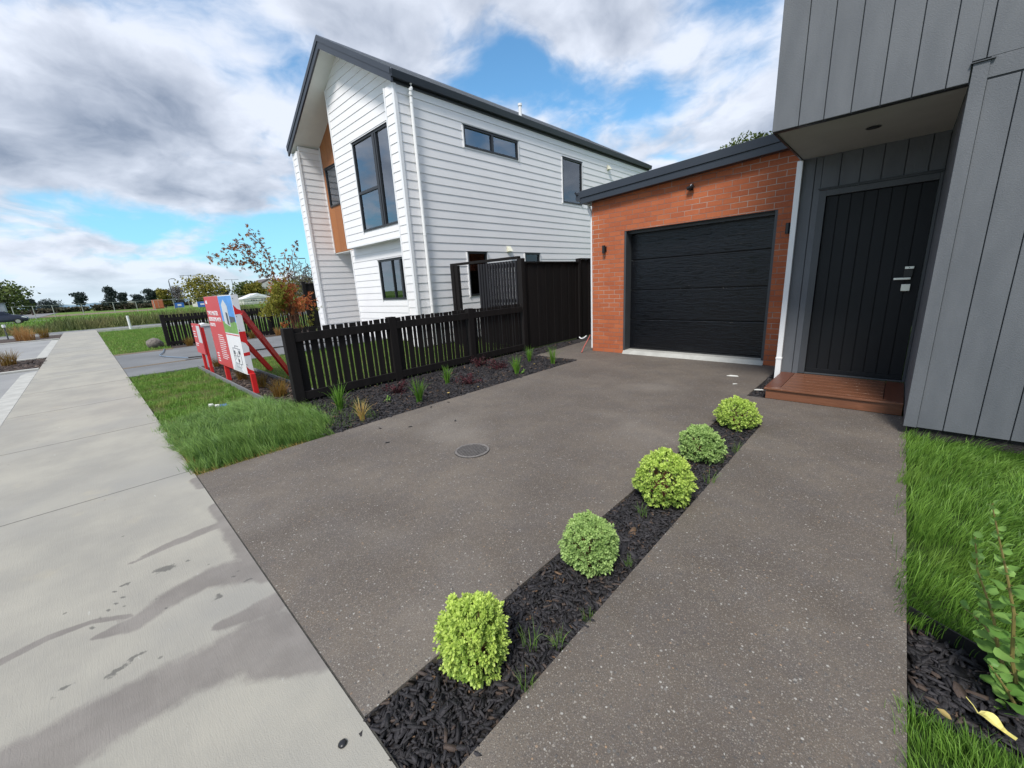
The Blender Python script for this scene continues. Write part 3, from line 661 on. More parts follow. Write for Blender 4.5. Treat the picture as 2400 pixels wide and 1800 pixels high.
# rank grass bank beyond the side street
def bank(P): return -.12 + +.16*np.clip((-P[:, 0]-38.6)/2.0, 0, 1) + .10*vnoise(P, .35, 3.)
flat('grass_bank_soil', [(-38.7, -60), (-38.7, 40), (-60, 40), (-60, -60)], -.03, M['field'])
for nm, poly, n, L, w, mt, lab in (('rank_grass', [(-38.7, -1.9), (-38.5, 14), (-44.5, 18), (-44.5, -1.9)], 19000, .60, .045, M['tussock'], 'tall rank olive grass bank along the far side of the side street'), ('rank_grass', [(-38.7, -26), (-38.7, -1.9), (-44.5, -1.9), (-44.5, -30)], 20000, .34, .035, M['tussock'], 'lower rank grass in front of the parked car at the left edge')):
    patch(nm, poly, n, L, .4, w, mt, lambda P, n: RNG.uniform(0, 6.28, len(P)), lambda P, n: np.clip(.9+.5*n+RNG.normal(0, .3, len(P)), .2, 1.9), label=lab, mound=bank, wob=.8, dens=lambda P: np.clip(.7 + 1.2*vnoise(P, .5, 2.), .1, 1), K=3, clump=70, cr=.34)
patch('field_grass', [(-44, -40), (-44, 26), (-102, 40), (-102, -40)], 42000, .28, .5, .09, M['lawn'], lambda P, n: RNG.uniform(0, 6.28, len(P)), lambda P, n: RNG.uniform(.5, 1.4, len(P)), z=-.12, label='open green field behind the rank grass bank', K=2)

def tuft(name, mat, n=70, L=.33, spread=.75, w=.007, seed=1, rad=.03, parent=None):
    """a clump of arching leaves, at the origin"""
    global RNG
    RNG = np.random.default_rng(seed)
    az = RNG.uniform(0, 6.283, n); r = rad*np.sqrt(RNG.uniform(0, 1, n)); P = np.column_stack([r*np.cos(az), r*np.sin(az), np.full(n, -.01)])
    ln = L*RNG.uniform(.6, 1.08, n); le = np.abs(RNG.normal(0, spread, n)) + .1
    V, T, Q, t = blades(P, ln, w*RNG.uniform(.7, 1.2, n), az + RNG.normal(0, .5, n), np.clip(le, .05, 1.9), RNG.uniform(.1, 1, n), 4, 1.2)
    return npmesh(name, V, T, Q, mat, t, origin=(0, 0, 0), parent=parent)
def place(o, x, y, z=0., rz=0., s=1.0):
    o.location = (x, y, z); o.rotation_euler = (0, 0, rz); o.scale = (s, s, s); return o
GP = 'strap-leaved plants in the fence garden'
for i, (x, y, s, lab) in enumerate(((-4.87, 1.94, 1.05, 'large green strap-leaved tuft nearest the fence end post, beside the straw-coloured clump'),
        (-4.27, 2.70, 1.05, 'green strap-leaved tuft in front of the first purple shrub, nearest the driveway edge'), (-4.76, 3.53, .9, 'green strap-leaved tuft midway along the fence, under the second fence panel'),
        (-4.27, 4.53, 1.0, 'green strap-leaved tuft with a small round-leaved seedling at its foot'), (-4.78, 5.43, .92, 'green strap-leaved tuft close to the fence post at the gate'), (-4.24, 5.43, 1.0, 'green strap-leaved tuft at the far right end of the garden bed'))):
    o = tuft('strap_leaf_plant', M['strap'], 105 if i == 0 else 80, .36, .62, .0095, 40+i); place(o, x, y, -.02, 0, s); tag(o, lab, 'plant', GP)
o = tuft('sedge_clump', M['straw'], 75, .31, .80, .0075, 60); place(o, -4.23, 1.91, -.02); tag(o, 'dry straw-coloured sedge clump at the driveway edge beside the largest green tuft', 'plant')
GB = 'bronze sedge clumps'
for i, (x, y, s, m, lab) in enumerate(((-10.63, 1.78, 1.0, 'bronze', 'small bronze sedge at the foot of the white pillar letterbox'), (-8.38, 1.72, 1.0, 'bronze', 'bronze sedge clump half hidden behind the large sign board'), (-7.32, 1.72, 1.15, 'bronze', 'bronze sedge clump just right of the near red sign post'),
        (-6.37, 1.72, 1.2, 'bronze', 'bronze sedge clump between the red sign post and the picket fence end post'), (-16.79, 4.02, 1.3, 'bronze', 'bronze sedge against the far picket fence seen behind the red braces'), (-16.72, 4.86, 1.3, 'tan', 'tan sedge against the far picket fence left of the maple stems'),
        (-16.75, 2.2, 1.3, 'bronze', 'tan-green sedge at the near end of the far picket fence'), (-17.32, -1.66, 1.9, 'bronze', 'golden sedge clump alone in the near kerbside bed'), (-31.2, -2.3, 3.2, 'tan', 'wide tan tussock in the far kerbside bed beside the marker'), (-31.9, -1.6, 2.2, 'bronze', 'orange sedge tussock at the end of the far kerbside bed'),
        (-30.2, -2.0, 2.6, 'tan', 'tan tussock on the near side of the far kerbside bed'))):
    o = tuft('sedge_clump', M[m], 190, .27, .85, .006, 80+i, .07); place(o, x, y, -.02, 0, s); tag(o, lab, 'plant', GB)
for i, (x, y) in enumerate(((-16.75, 5.6), (-16.8, 3.4))):
    o = tuft('strap_leaf_plant', M['strap'], 60, .5, .5, .02, 70+i); place(o, x, y, -.02); tag(o, ('dark green strap-leaved plant against the far fence behind the maple stems', 'green strap-leaved plant at the far fence between the two red braces')[i], 'plant')
for i, (x, y, s, lab) in enumerate(((-.89, .94, 1.0, 'wispy grass weed right of the nearest lime shrub'), (-.81, 1.02, .8, 'thin grass weed on the path side just past the nearest lime shrub'), (-.79, .80, .8, 'straggly grass weed beside the nearest lime shrub on the path edge'), (-.79, 1.2, .7, 'small grass weed on the path edge before the second shrub'),
        (-.82, 1.62, .6, 'tiny grass weed at the right of the second lime shrub'), (-.80, 3.35, 1.0, 'grass weed in the strip right of the fourth shrub'), (-.79, 2.72, 1.1, 'grass weed on the path edge between the third and fourth shrubs'), (-.83, 3.1, .8, 'small grass weed in front of the fourth shrub on the path side'), (-.97, 2.08, .9, 'grass weed sprawling in front of the third shrub'))):
    o = tuft('grass_weed', M['longgrass'], 22, .115, .85, .003, 120+i, .03); place(o, x, y, -.01, 0, s); tag(o, lab, 'weed', 'grass weeds in the mulch strip')

def leafcloud(C, N, size, tint, cup=.25, aspect=.55):
    """one pointed leaf per centre C with outward normal-ish direction N"""
    n = len(C); up = RNG.normal(0, 1, (n, 3)); U = N + .0*up; U /= np.linalg.norm(U, axis=1)[:, None]
    S = np.cross(U, up); S /= np.linalg.norm(S, axis=1)[:, None]; Nn = np.cross(U, S); size = np.broadcast_to(size, n)[:, None]
    V = np.zeros((n, 6, 3)); a = aspect*.5
    V[:, 0] = C; V[:, 1] = C + U*size*.35 + S*size*a - Nn*size*cup*.25; V[:, 2] = C + U*size*.75 + S*size*a*.75 - Nn*size*cup*.2
    V[:, 3] = C + U*size; V[:, 4] = C + U*size*.75 - S*size*a*.75 - Nn*size*cup*.2; V[:, 5] = C + U*size*.35 - S*size*a - Nn*size*cup*.25
    b = (np.arange(n)*6)[:, None]; Q = np.concatenate([b + np.array([[0, 1, 2, 3]]), b + np.array([[0, 3, 4, 5]])], 0)
    return V.reshape(-1, 3), Q, np.repeat(tint[:, None], 6, 1).ravel()
def shrub(x, y, rx, rz, seed, mat, leaf, lab, lean=(0, 0), nros=1250, boxy=0.0, peak=0.0):
    global RNG
    RNG = np.random.default_rng(seed)
    root = empty('round_shrub', (x, y, -.02), lab, 'shrub', 'clipped lime-green shrubs in the mulch strip')
    d = RNG.normal(0, 1, (nros, 3)); d /= np.linalg.norm(d, axis=1)[:, None]; d[:, 2] = np.where(d[:, 2] < -.75, -d[:, 2], d[:, 2])
    nz = np.array([mnoise.noise(Vector(q)*2.1 + Vector((seed, 0, 0))) for q in d]); nz2 = np.array([mnoise.noise(Vector(q)*5 + Vector((seed, 3, 0))) for q in d])
    rr = 1 + .24*nz + .14*nz2 + boxy*(np.max(np.abs(d), axis=1) < .8)*.16
    rr *= RNG.choice([1.0, .93, .84, .7], nros, p=[.5, .25, .15, .1])
    gap = (nz2 + .5*RNG.normal(0, .35, nros)) < -.34; d = d[~gap]; nz = nz[~gap]; nz2 = nz2[~gap]; rr = rr[~gap]; nros = len(d)
    P = d*rr[:, None]*np.array([rx, rx, rz]); P[:, 2] += rz*.98 + peak*np.exp(-(P[:, 0]**2+P[:, 1]**2)/(rx*.45)**2)*rz*.3*(d[:, 2] > 0)
    P[:, 0] += lean[0]*P[:, 2]; P[:, 1] += lean[1]*P[:, 2]
    C = []; NN = []; TT = []
    for k in range(7):
        a = k*2.399; e = .35 if k < 4 else 1.0
        base = d + np.array([0, 0, .35]); base /= np.linalg.norm(base, axis=1)[:, None]
        tmp = np.cross(base, np.array([.3, .5, .8])); tmp /= np.linalg.norm(tmp, axis=1)[:, None]; bt = np.cross(base, tmp)
        dirv = base*math.sin(e) + (tmp*math.cos(a) + bt*math.sin(a))*math.cos(e) + RNG.normal(0, .18, (nros, 3))
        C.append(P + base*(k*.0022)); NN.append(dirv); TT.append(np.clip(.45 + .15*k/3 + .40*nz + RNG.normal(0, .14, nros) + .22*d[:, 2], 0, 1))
    C = np.concatenate(C); NN = np.concatenate(NN); TT = np.concatenate(TT); C[:, 2] = np.maximum(C[:, 2], .012)
    V, Q, t = leafcloud(C, NN, leaf*RNG.uniform(.7, 1.15, len(C)), TT, .35, .6)
    npmesh('foliage', V + np.array([x, y, -.02]), None, Q, mat, t, parent=root, origin=(x, y, -.02))
    st = MB()
    for k in range(60):
        dd = d[k*7]; q = P[k*7]*.90
        st.tube([(x, y, -.03), (x+q[0]*.45, y+q[1]*.45, -.02+q[2]*.5), (x+q[0], y+q[1], -.02+q[2])], [.005, .0035, .0015], 5)
    st.build('stem', M['bark'], root)
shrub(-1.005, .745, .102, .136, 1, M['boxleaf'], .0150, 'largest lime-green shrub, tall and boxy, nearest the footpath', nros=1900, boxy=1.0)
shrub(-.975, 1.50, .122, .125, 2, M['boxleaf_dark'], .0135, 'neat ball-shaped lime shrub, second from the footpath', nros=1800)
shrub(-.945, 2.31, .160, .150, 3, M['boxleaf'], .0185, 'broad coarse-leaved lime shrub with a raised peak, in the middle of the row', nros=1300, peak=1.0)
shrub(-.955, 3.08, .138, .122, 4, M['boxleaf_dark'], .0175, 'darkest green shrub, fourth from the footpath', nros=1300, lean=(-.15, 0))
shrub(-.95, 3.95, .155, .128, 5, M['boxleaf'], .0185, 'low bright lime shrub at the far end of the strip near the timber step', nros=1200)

def purple(x, y, s, seed, lab):
    global RNG
    RNG = np.random.default_rng(seed); root = empty('purple_shrub', (x, y, -.02), lab, 'shrub', 'purple-leaved shrubs in the fence garden')
    st = MB(); Cs = []; Ns = []
    for k in range(13):
        az = RNG.uniform(0, 6.28); L = s*RNG.uniform(.6, 1.0); e = RNG.uniform(.35, 1.2)
        pts = [Vector((x, y, -.03))]
        for j in range(1, 6):
            t = j/5; p = Vector((x + math.cos(az)*math.cos(e)*L*t, y + math.sin(az)*math.cos(e)*L*t, -.02 + L*t*math.sin(e)*(1-.18*t))); pts.append(p)
            for q in range(9): Cs.append(np.array(p) + RNG.normal(0, .008+.012*t, 3)); Ns.append(RNG.normal(0, 1, 3) + np.array([math.cos(az)*.6, math.sin(az)*.6, .4]))
        st.tube(pts, [.004, .0035, .003, .002, .0015, .001], 5)
    Cs = np.array(Cs); Ns = np.array(Ns); Cs[:, 2] = np.maximum(Cs[:, 2], .0)
    V, Q, t = leafcloud(Cs, Ns, .026*RNG.uniform(.6, 1.2, len(Cs)), RNG.uniform(0, 1, len(Cs)), .2, .6)
    npmesh('foliage', V, None, Q, M['purpleleaf'], t, parent=root, origin=(x, y, -.02)); st.build('stem', M['darkbark'], root)
purple(-4.95, 2.78, .27, 21, 'reddest purple shrub, in front of the second fence post'); purple(-5.30, 4.66, .30, 22, 'purple shrub climbing beside the third fence post'); purple(-4.85, 4.70, .24, 23, 'low purple shrub right of the third fence post'); purple(-4.46, 3.67, .22, 24, 'sparse twiggy purple shrub alone in the middle of the garden bed')
for i, (x, y, lab) in enumerate(((-4.65, 2.47, 'tiny pale green seedling in the mulch left of the second green tuft'), (-4.20, 4.60, 'round-leaved seedling at the foot of a green tuft'))):
    RNG = np.random.default_rng(200+i); C = np.tile(np.array([[x, y, .01]]), (9, 1)) + RNG.normal(0, .012, (9, 3)); C[:, 2] = np.abs(C[:, 2]-.01)+.02
    V, Q, t = leafcloud(C, RNG.normal(0, 1, (9, 3))+np.array([0, 0, .8]), .05, RNG.uniform(.5, 1, 9), .2, .7)
    tag(npmesh('seedling', V, None, Q, M['roundleaf'], t, origin=(x, y, 0)), lab, 'seedling')
# dry leaves and debris
def leaf_litter(x, y, z, L, az, mat, lab, cat='leaf', grp=None, asp=.45, tilt=.15):
    V, Q, t = leafcloud(np.array([[0, 0, 0.]]), np.array([[math.cos(az), math.sin(az), tilt]]), L, np.array([.6]), .5, asp)
    o = npmesh('fallen_leaf', V, None, Q, mat, t); o.location = (x, y, z); return tag(o, lab, cat, grp)
M['yleaf'] = plain('yellow_dead_leaf', (.62, .55, .17), .55, .2, 40)
yl = MB()
pts = [(-.0, 0, .004), (.02, .006, .012), (.045, .016, .010), (.065, .03, .004)]
vs = []; wds = [.010, .019, .017, .006]
for i in range(9):
    t = i/8; c = Vector((.075*t, -.035*t + .012*math.sin(t*3.1), .012 + .006*math.sin(t*7))); w = .017*math.sin(min(1, t*1.25+.15)*math.pi*.93)+.003
    nrm = Vector((.42, .9, 0)).normalized(); vs += [c - nrm*w + Vector((0, 0, .006)), c, c + nrm*w + Vector((0, 0, .007))]
fs = []
for i in range(8):
    a = i*3; fs += [(a, a+1, a+4, a+3), (a+1, a+2, a+5, a+4)]
yl.add(vs, fs); yl.tube([(0, 0, .012), (-.012, .012, .02), (-.03, .026, .026)], [.0018, .0015, .0012], 6)
o = yl.build('fallen_leaf', M['yleaf'], origin=(0, 0, 0), fix=False); o.location = (.345, 1.64, .015); o.rotation_euler = (0, 0, R(-10)); tag(o, 'long curled yellow leaf with a stalk lying on the grass, bottom right', 'leaf')
leaf_litter(.25, 1.56, .045, .04, R(-40), M['straw'], 'small brown-and-yellow leaf caught in the grass left of the large yellow leaf')
for i, (x, y, az, L) in enumerate(((-4.26, 3.13, .3, .05), (-4.45, 5.15, 1.3, .05), (-5.0, 5.25, .4, .06), (-4.1, 3.55, 2.2, .05), (-4.35, 2.15, .1, .035), (-4.5, 4.9, 2, .04), (-4.15, 2.62, 2, .02))):
    leaf_litter(x, y, .02, L, az, M['straw'], ('pale dry leaf between the middle green tuft and the driveway edge', 'pale dry leaf left of the rightmost green tuft in the fence garden', 'pale dry leaf against the fence near the gate post', 'dry leaf at the driveway edge below the sparse purple shrub', 'pale chip-like leaf right beside the straw-coloured sedge clump', 'pale leaf right of the low purple shrub by the third post', 'tiny pale leaf at the foot of the second green tuft')[i], 'leaf', 'pale dry leaves on the fence garden mulch', .3)
stone = MB()
def pebble(x, y, r, mat, name, lab, cat, grp=None, flatn=.5):
    bm = bmesh.new(); bmesh.ops.create_icosphere(bm, subdivisions=2, radius=r)
    for v in bm.verts: v.co *= 1 + .25*mnoise.noise(v.co*60/ (r*60)); v.co.z *= flatn
    me = bpy.data.meshes.new(name); bm.to_mesh(me); bm.free(); me.materials.append(mat); me.shade_smooth()
    o = bpy.data.objects.new(name, me); COL.objects.link(o); o.location = (x, y, r*flatn*.6); o.rotation_euler = (0, 0, x*7); return tag(o, lab, cat, grp)
pebble(-1.11, .275, .014, M['lampblack'], 'bark_chip', 'single black chip lying on the pale footpath near the mulch strip', 'bark chip')
for i, (x, y) in enumerate(((-3.78, 1.88), (-3.55, 2.1), (-3.95, 2.65), (-3.93, 2.9), (-3.35, 1.72), (-3.3, 2.5))):
    o = MB().box(-.02, .02, -.007, .007, 0, .005).build('bark_chip', M['lampblack'], bevel=.002); place(o, x, y, 0, i*1.1); tag(o, ('loose black bark chip on the driveway edge level with the straw-coloured clump', 'loose bark chip on the driveway between the drain and the garden', 'black bark chip touching the garden edge near the second green tuft', 'black bark chip on the garden edge just beyond the second green tuft', 'lone black chip furthest out on the driveway, nearest the footpath', 'lone black chip in the driveway left of the drain grate')[i], 'bark chip', 'bark chips strayed onto the driveway')
RNG = np.random.default_rng(5)
for i, (x, y, sx, sy) in enumerate(((-1.52, 5.93, .07, .03), (-1.1+.02, 5.35, .05, .02), (-1.38, 5.5, .03, .012))):
    o = MB().prism([(-sx, -sy), (-sx*.2, -sy*1.1), (sx, -sy*.2), (sx*.7, sy), (-sx*.5, sy*.9)], 0, .006, 'z').build('paper_scrap', M['paper']); place(o, x, y, 0, .3*i); tag(o, ('largest pale scrap lying on the driveway in front of the garage', 'pale scrap at the driveway edge beside the step nook', 'smallest pale scrap on the driveway towards the shrubs')[i], 'litter')
rb = MB()
for k, (x, y, s) in enumerate(((-6.62, .93, .05), (-6.50, .98, .04))): rb.prism([(x-s, y-.02), (x+s, y-.03), (x+s*.8, y+.03), (x-s*.6, y+.025)], .0, .03, 'z')
tag(rb.build('rag', M['paper'], bevel=.006), 'crumpled pale scrap on the verge grass left of the blue scrap', 'litter')
tag(MB().prism([(-6.46, 1.0), (-6.33, 1.03), (-6.31, 1.09), (-6.43, 1.08)], .0, .035, 'z').build('plastic_scrap', M['blue'], bevel=.008), 'small bright blue plastic scrap lying on the verge grass', 'litter')

# round-leaved plant at the right edge
M['olivestem'] = plain('olive_stem', (.20, .16, .05), .6, .2)
def round_plant():
    global RNG
    RNG = np.random.default_rng(77)
    root = empty('leafy_plant', (.47, 1.84, -.04), 'young shrub with upright stems and round scalloped leaves growing from the small mulch bed', 'shrub')
    stems = [[(.47, 1.84, -.05), (.42, 1.83, .12), (.39, 1.80, .31), (.355, 1.80, .44), (.325, 1.80, .54), (.29, 1.79, .66)],
             [(.46, 1.85, -.05), (.40, 1.87, .10), (.37, 1.87, .22), (.345, 1.87, .29), (.31, 1.87, .38), (.285, 1.86, .50)],
             [(.48, 1.83, -.05), (.50, 1.80, .12), (.50, 1.78, .28), (.47, 1.76, .40)], [(.47, 1.86, -.05), (.43, 1.92, .06), (.37, 1.96, .13), (.31, 1.97, .17)],
             [(.46, 1.82, -.05), (.41, 1.76, .06), (.36, 1.74, .14)], [(.48, 1.85, -.05), (.55, 1.88, .15), (.58, 1.88, .3)]]
    st = MB(); lv = MB(); tints = []
    for si, s in enumerate(stems):
        s = [Vector(p) for p in s]; st.tube(s, [.006 - .0045*i/(len(s)-1) for i in range(len(s))], 6)
        tot = len(s)-1
        for k in range(int(tot*7)):
            t = (k+1)/(tot*7)*tot; i = min(int(t), tot-1); p = s[i].lerp(s[i+1], t-i)
            az = k*2.4 + si; sz = (.050 - .034*(t/tot)**.8)*RNG.uniform(.75, 1.15); el = .15 + .9*(t/tot)**2
            U = Vector((math.cos(az)*math.cos(el), math.sin(az)*math.cos(el), math.sin(el))); S = U.cross(Vector((0, 0, 1))).normalized(); Nn = S.cross(U)
            c0 = p + U*sz*.35; n = 14; cen = c0 + U*sz*.55 - Nn*sz*.12
            vs = [cen]; 
            for q in range(n):
                a = 2*math.pi*q/n; r = sz*(.62 + .05*math.sin(a*5+az) + .03*(q % 2)); vs.append(c0 + U*sz*.55 + U*math.cos(a)*r*1.0 + S*math.sin(a)*r*1.05 + Nn*(.16*sz*math.sin(a*2+az)))
            lv.add(vs, [(0, 1+q, 1+(q+1) % n) for q in range(n)]); tints += [RNG.uniform(.1, .8)+.2*t/tot]*len(vs)
            st.tube([p, c0], [.0015, .001], 4)
    o = lv.build('foliage', M['roundleaf'], root, fix=False, smooth=True); at = o.data.attributes.new('tint', 'FLOAT', 'POINT'); at.data.foreach_set('value', np.array(tints, np.float32))
    st.build('stem', M['olivestem'], root)
round_plant()
# low edging around lawn beds
def edging(name, pts, h, w, mat, lab):
    mb = MB()
    for a, b in zip(pts[:-1], pts[1:]): mb.bar((a[0], a[1], h/2-.05), (b[0], b[1], h/2-.05), w, h)
    return tag(mb.build(name, mat), lab, 'edging')
edging('bed_edging', [(.195, 2.07), (.50, 1.925), (3.2, 1.44)], .075, .008, M['lampblack'], 'thin black plastic edging between the right lawn and small mulch bed')
edging('garden_edging', [(-10.98, 1.487), (-5.72, 1.487)], .085, .022, M['greyconc'], 'weathered grey edging board between the verge grass and the sign bed')
edging('garden_edging', [(-10.98, 2.12), (-5.72, 2.12)], .085, .020, M['greyconc'], 'weathered grey edging board between the sign bed and the front lawn')

# ------------------------------------------------------------------ walls made of boards, with openings
def bands(zb, zt, holes):
    cuts = sorted({zb, zt} | {c for h in holes for c in (h[2], h[3]) if zb < c < zt})
    return list(zip(cuts[:-1], cuts[1:]))
def weather(mb, T, uL, uR, z0, z1, holes=(), pitch=.187, thick=.09, g=.0075, d0=.015, d1=.003, zstart=.018):
    """horizontal lapped boards; T maps (u, d, z) to the world; uL, uR are functions of z"""
    k = math.floor((z0-zstart)/pitch); 
    while True:
        zb = zstart + k*pitch; zt = zb + pitch; k += 1
        if zb >= z1 - 1e-6: break
        lo, hi = max(zb, z0), min(zt, z1)
        if hi - lo < 1e-4: continue
        for a, b in bands(lo, hi, holes):
            mid = (a+b)/2
            xs = [(uL, uR)]
            hs = sorted([h for h in holes if h[2] < mid < h[3]])
            segs = []; cur = uL
            for h in hs: segs.append((cur, (lambda z, q=h[0]: q))); cur = (lambda z, q=h[1]: q)
            segs.append((cur, uR))
            dd = lambda z: d0 + (d1-d0)*(z-zb)/pitch
            if a < zb + g < b: prof = [(-thick, a), (0.0, a), (0.0, zb+g), (dd(zb+g), zb+g), (dd(b), b), (-thick, b)]
            else: prof = [(-thick, a), (dd(a), a), (dd(b), b), (-thick, b)]
            for l, r in segs:
                if r(a) - l(a) < .002 and r(b) - l(b) < .002: continue
                n = len(prof); vs = [T(l(z), d, z) for d, z in prof] + [T(max(r(z), l(z)), d, z) for d, z in prof]
                mb.add(vs, [tuple(range(n)), tuple(range(2*n-1, n-1, -1))] + [(i, i+n, (i+1) % n+n, (i+1) % n) for i in range(n)])
def const(c): return lambda z: c
def frontT(Y): return lambda u, d, z: (u, Y-d, z)
def sideT(X): return lambda u, d, z: (X+d, u, z)

def window(parent, T, u0, u1, z0, z1, mull=(), trans=(), glass='glass', fw_=.045, depth=.03, curtain=None, room=True, open_=None):
    """frame + panes in a wall; T as above"""
    fr = MB()
    def B(mb, a, b, c, e, d0, d1):
        P = [T(u, d, z) for u, d, z in ((a, d0, c), (b, d0, c), (b, d1, c), (a, d1, c), (a, d0, e), (b, d0, e), (b, d1, e), (a, d1, e))]
        mb.add(P, [(0,3,2,1),(4,5,6,7),(0,1,5,4),(1,2,6,5),(2,3,7,6),(3,0,4,7)])
    f = fw_; d0, d1 = -.06, depth
    B(fr, u0, u1, z0, z0+f, d0, d1); B(fr, u0, u1, z1-f, z1, d0, d1); B(fr, u0, u0+f, z0+f, z1-f, d0, d1-.002); B(fr, u1-f, u1, z0+f, z1-f, d0, d1-.002)
    for m, w in mull: B(fr, m-w/2, m+w/2, z0+f, z1-f, d0, d1+.004)
    for a, b, z, w in trans: B(fr, a, b, z-w/2, z+w/2, d0, d1)
    # head flashing
    B(fr, u0-.03, u1+.03, z1+.001, z1+.012, -.02, depth+.022)
    o = fr.build('window', M['alu'], parent, origin=T((u0+u1)/2, 0, z0))
    pn = MB(); B(pn, u0+f*.6, u1-f*.6, z0+f*.6, z1-f*.6, -.012, -.006); pn.build('pane', M[glass], o)
    if curtain:
        cu = MB(); a, b = curtain; n = 26; vs = []
        for i in range(n):
            u = a + (b-a)*i/(n-1); dd = -.16 + .018*math.sin(i*1.9)
            vs += [T(u, dd, z0+.02), T(u, dd, z1-.02)]
        cu.add(vs, [(2*i, 2*i+2, 2*i+3, 2*i+1) for i in range(n-1)]); cu.build('curtain', M['curtain'], o, fix=False)
    if room:
        rm = MB(); a, b, c, e, D = u0-.25, u1+.25, z0-.2, z1+.15, -.9
        P = [T(u, d, z) for u, d, z in ((a, -.1, c), (b, -.1, c), (b, D, c), (a, D, c), (a, -.1, e), (b, -.1, e), (b, D, e), (a, D, e))]
        rm.add(P, [(0,3,2,1),(4,5,6,7),(1,2,6,5),(2,3,7,6),(3,0,4,7)]); rm.build('room_lining', M['interior'], o, fix=False)
    return o
def trimbox(mb, T, u0, u1, z0, z1, d0, d1):
    P = [T(u, d, z) for u, d, z in ((u0, d0, z0), (u1, d0, z0), (u1, d1, z0), (u0, d1, z0), (u0, d0, z1), (u1, d0, z1), (u1, d1, z1), (u0, d1, z1))]
    mb.add(P, [(0,3,2,1),(4,5,6,7),(0,1,5,4),(1,2,6,5),(2,3,7,6),(3,0,4,7)])

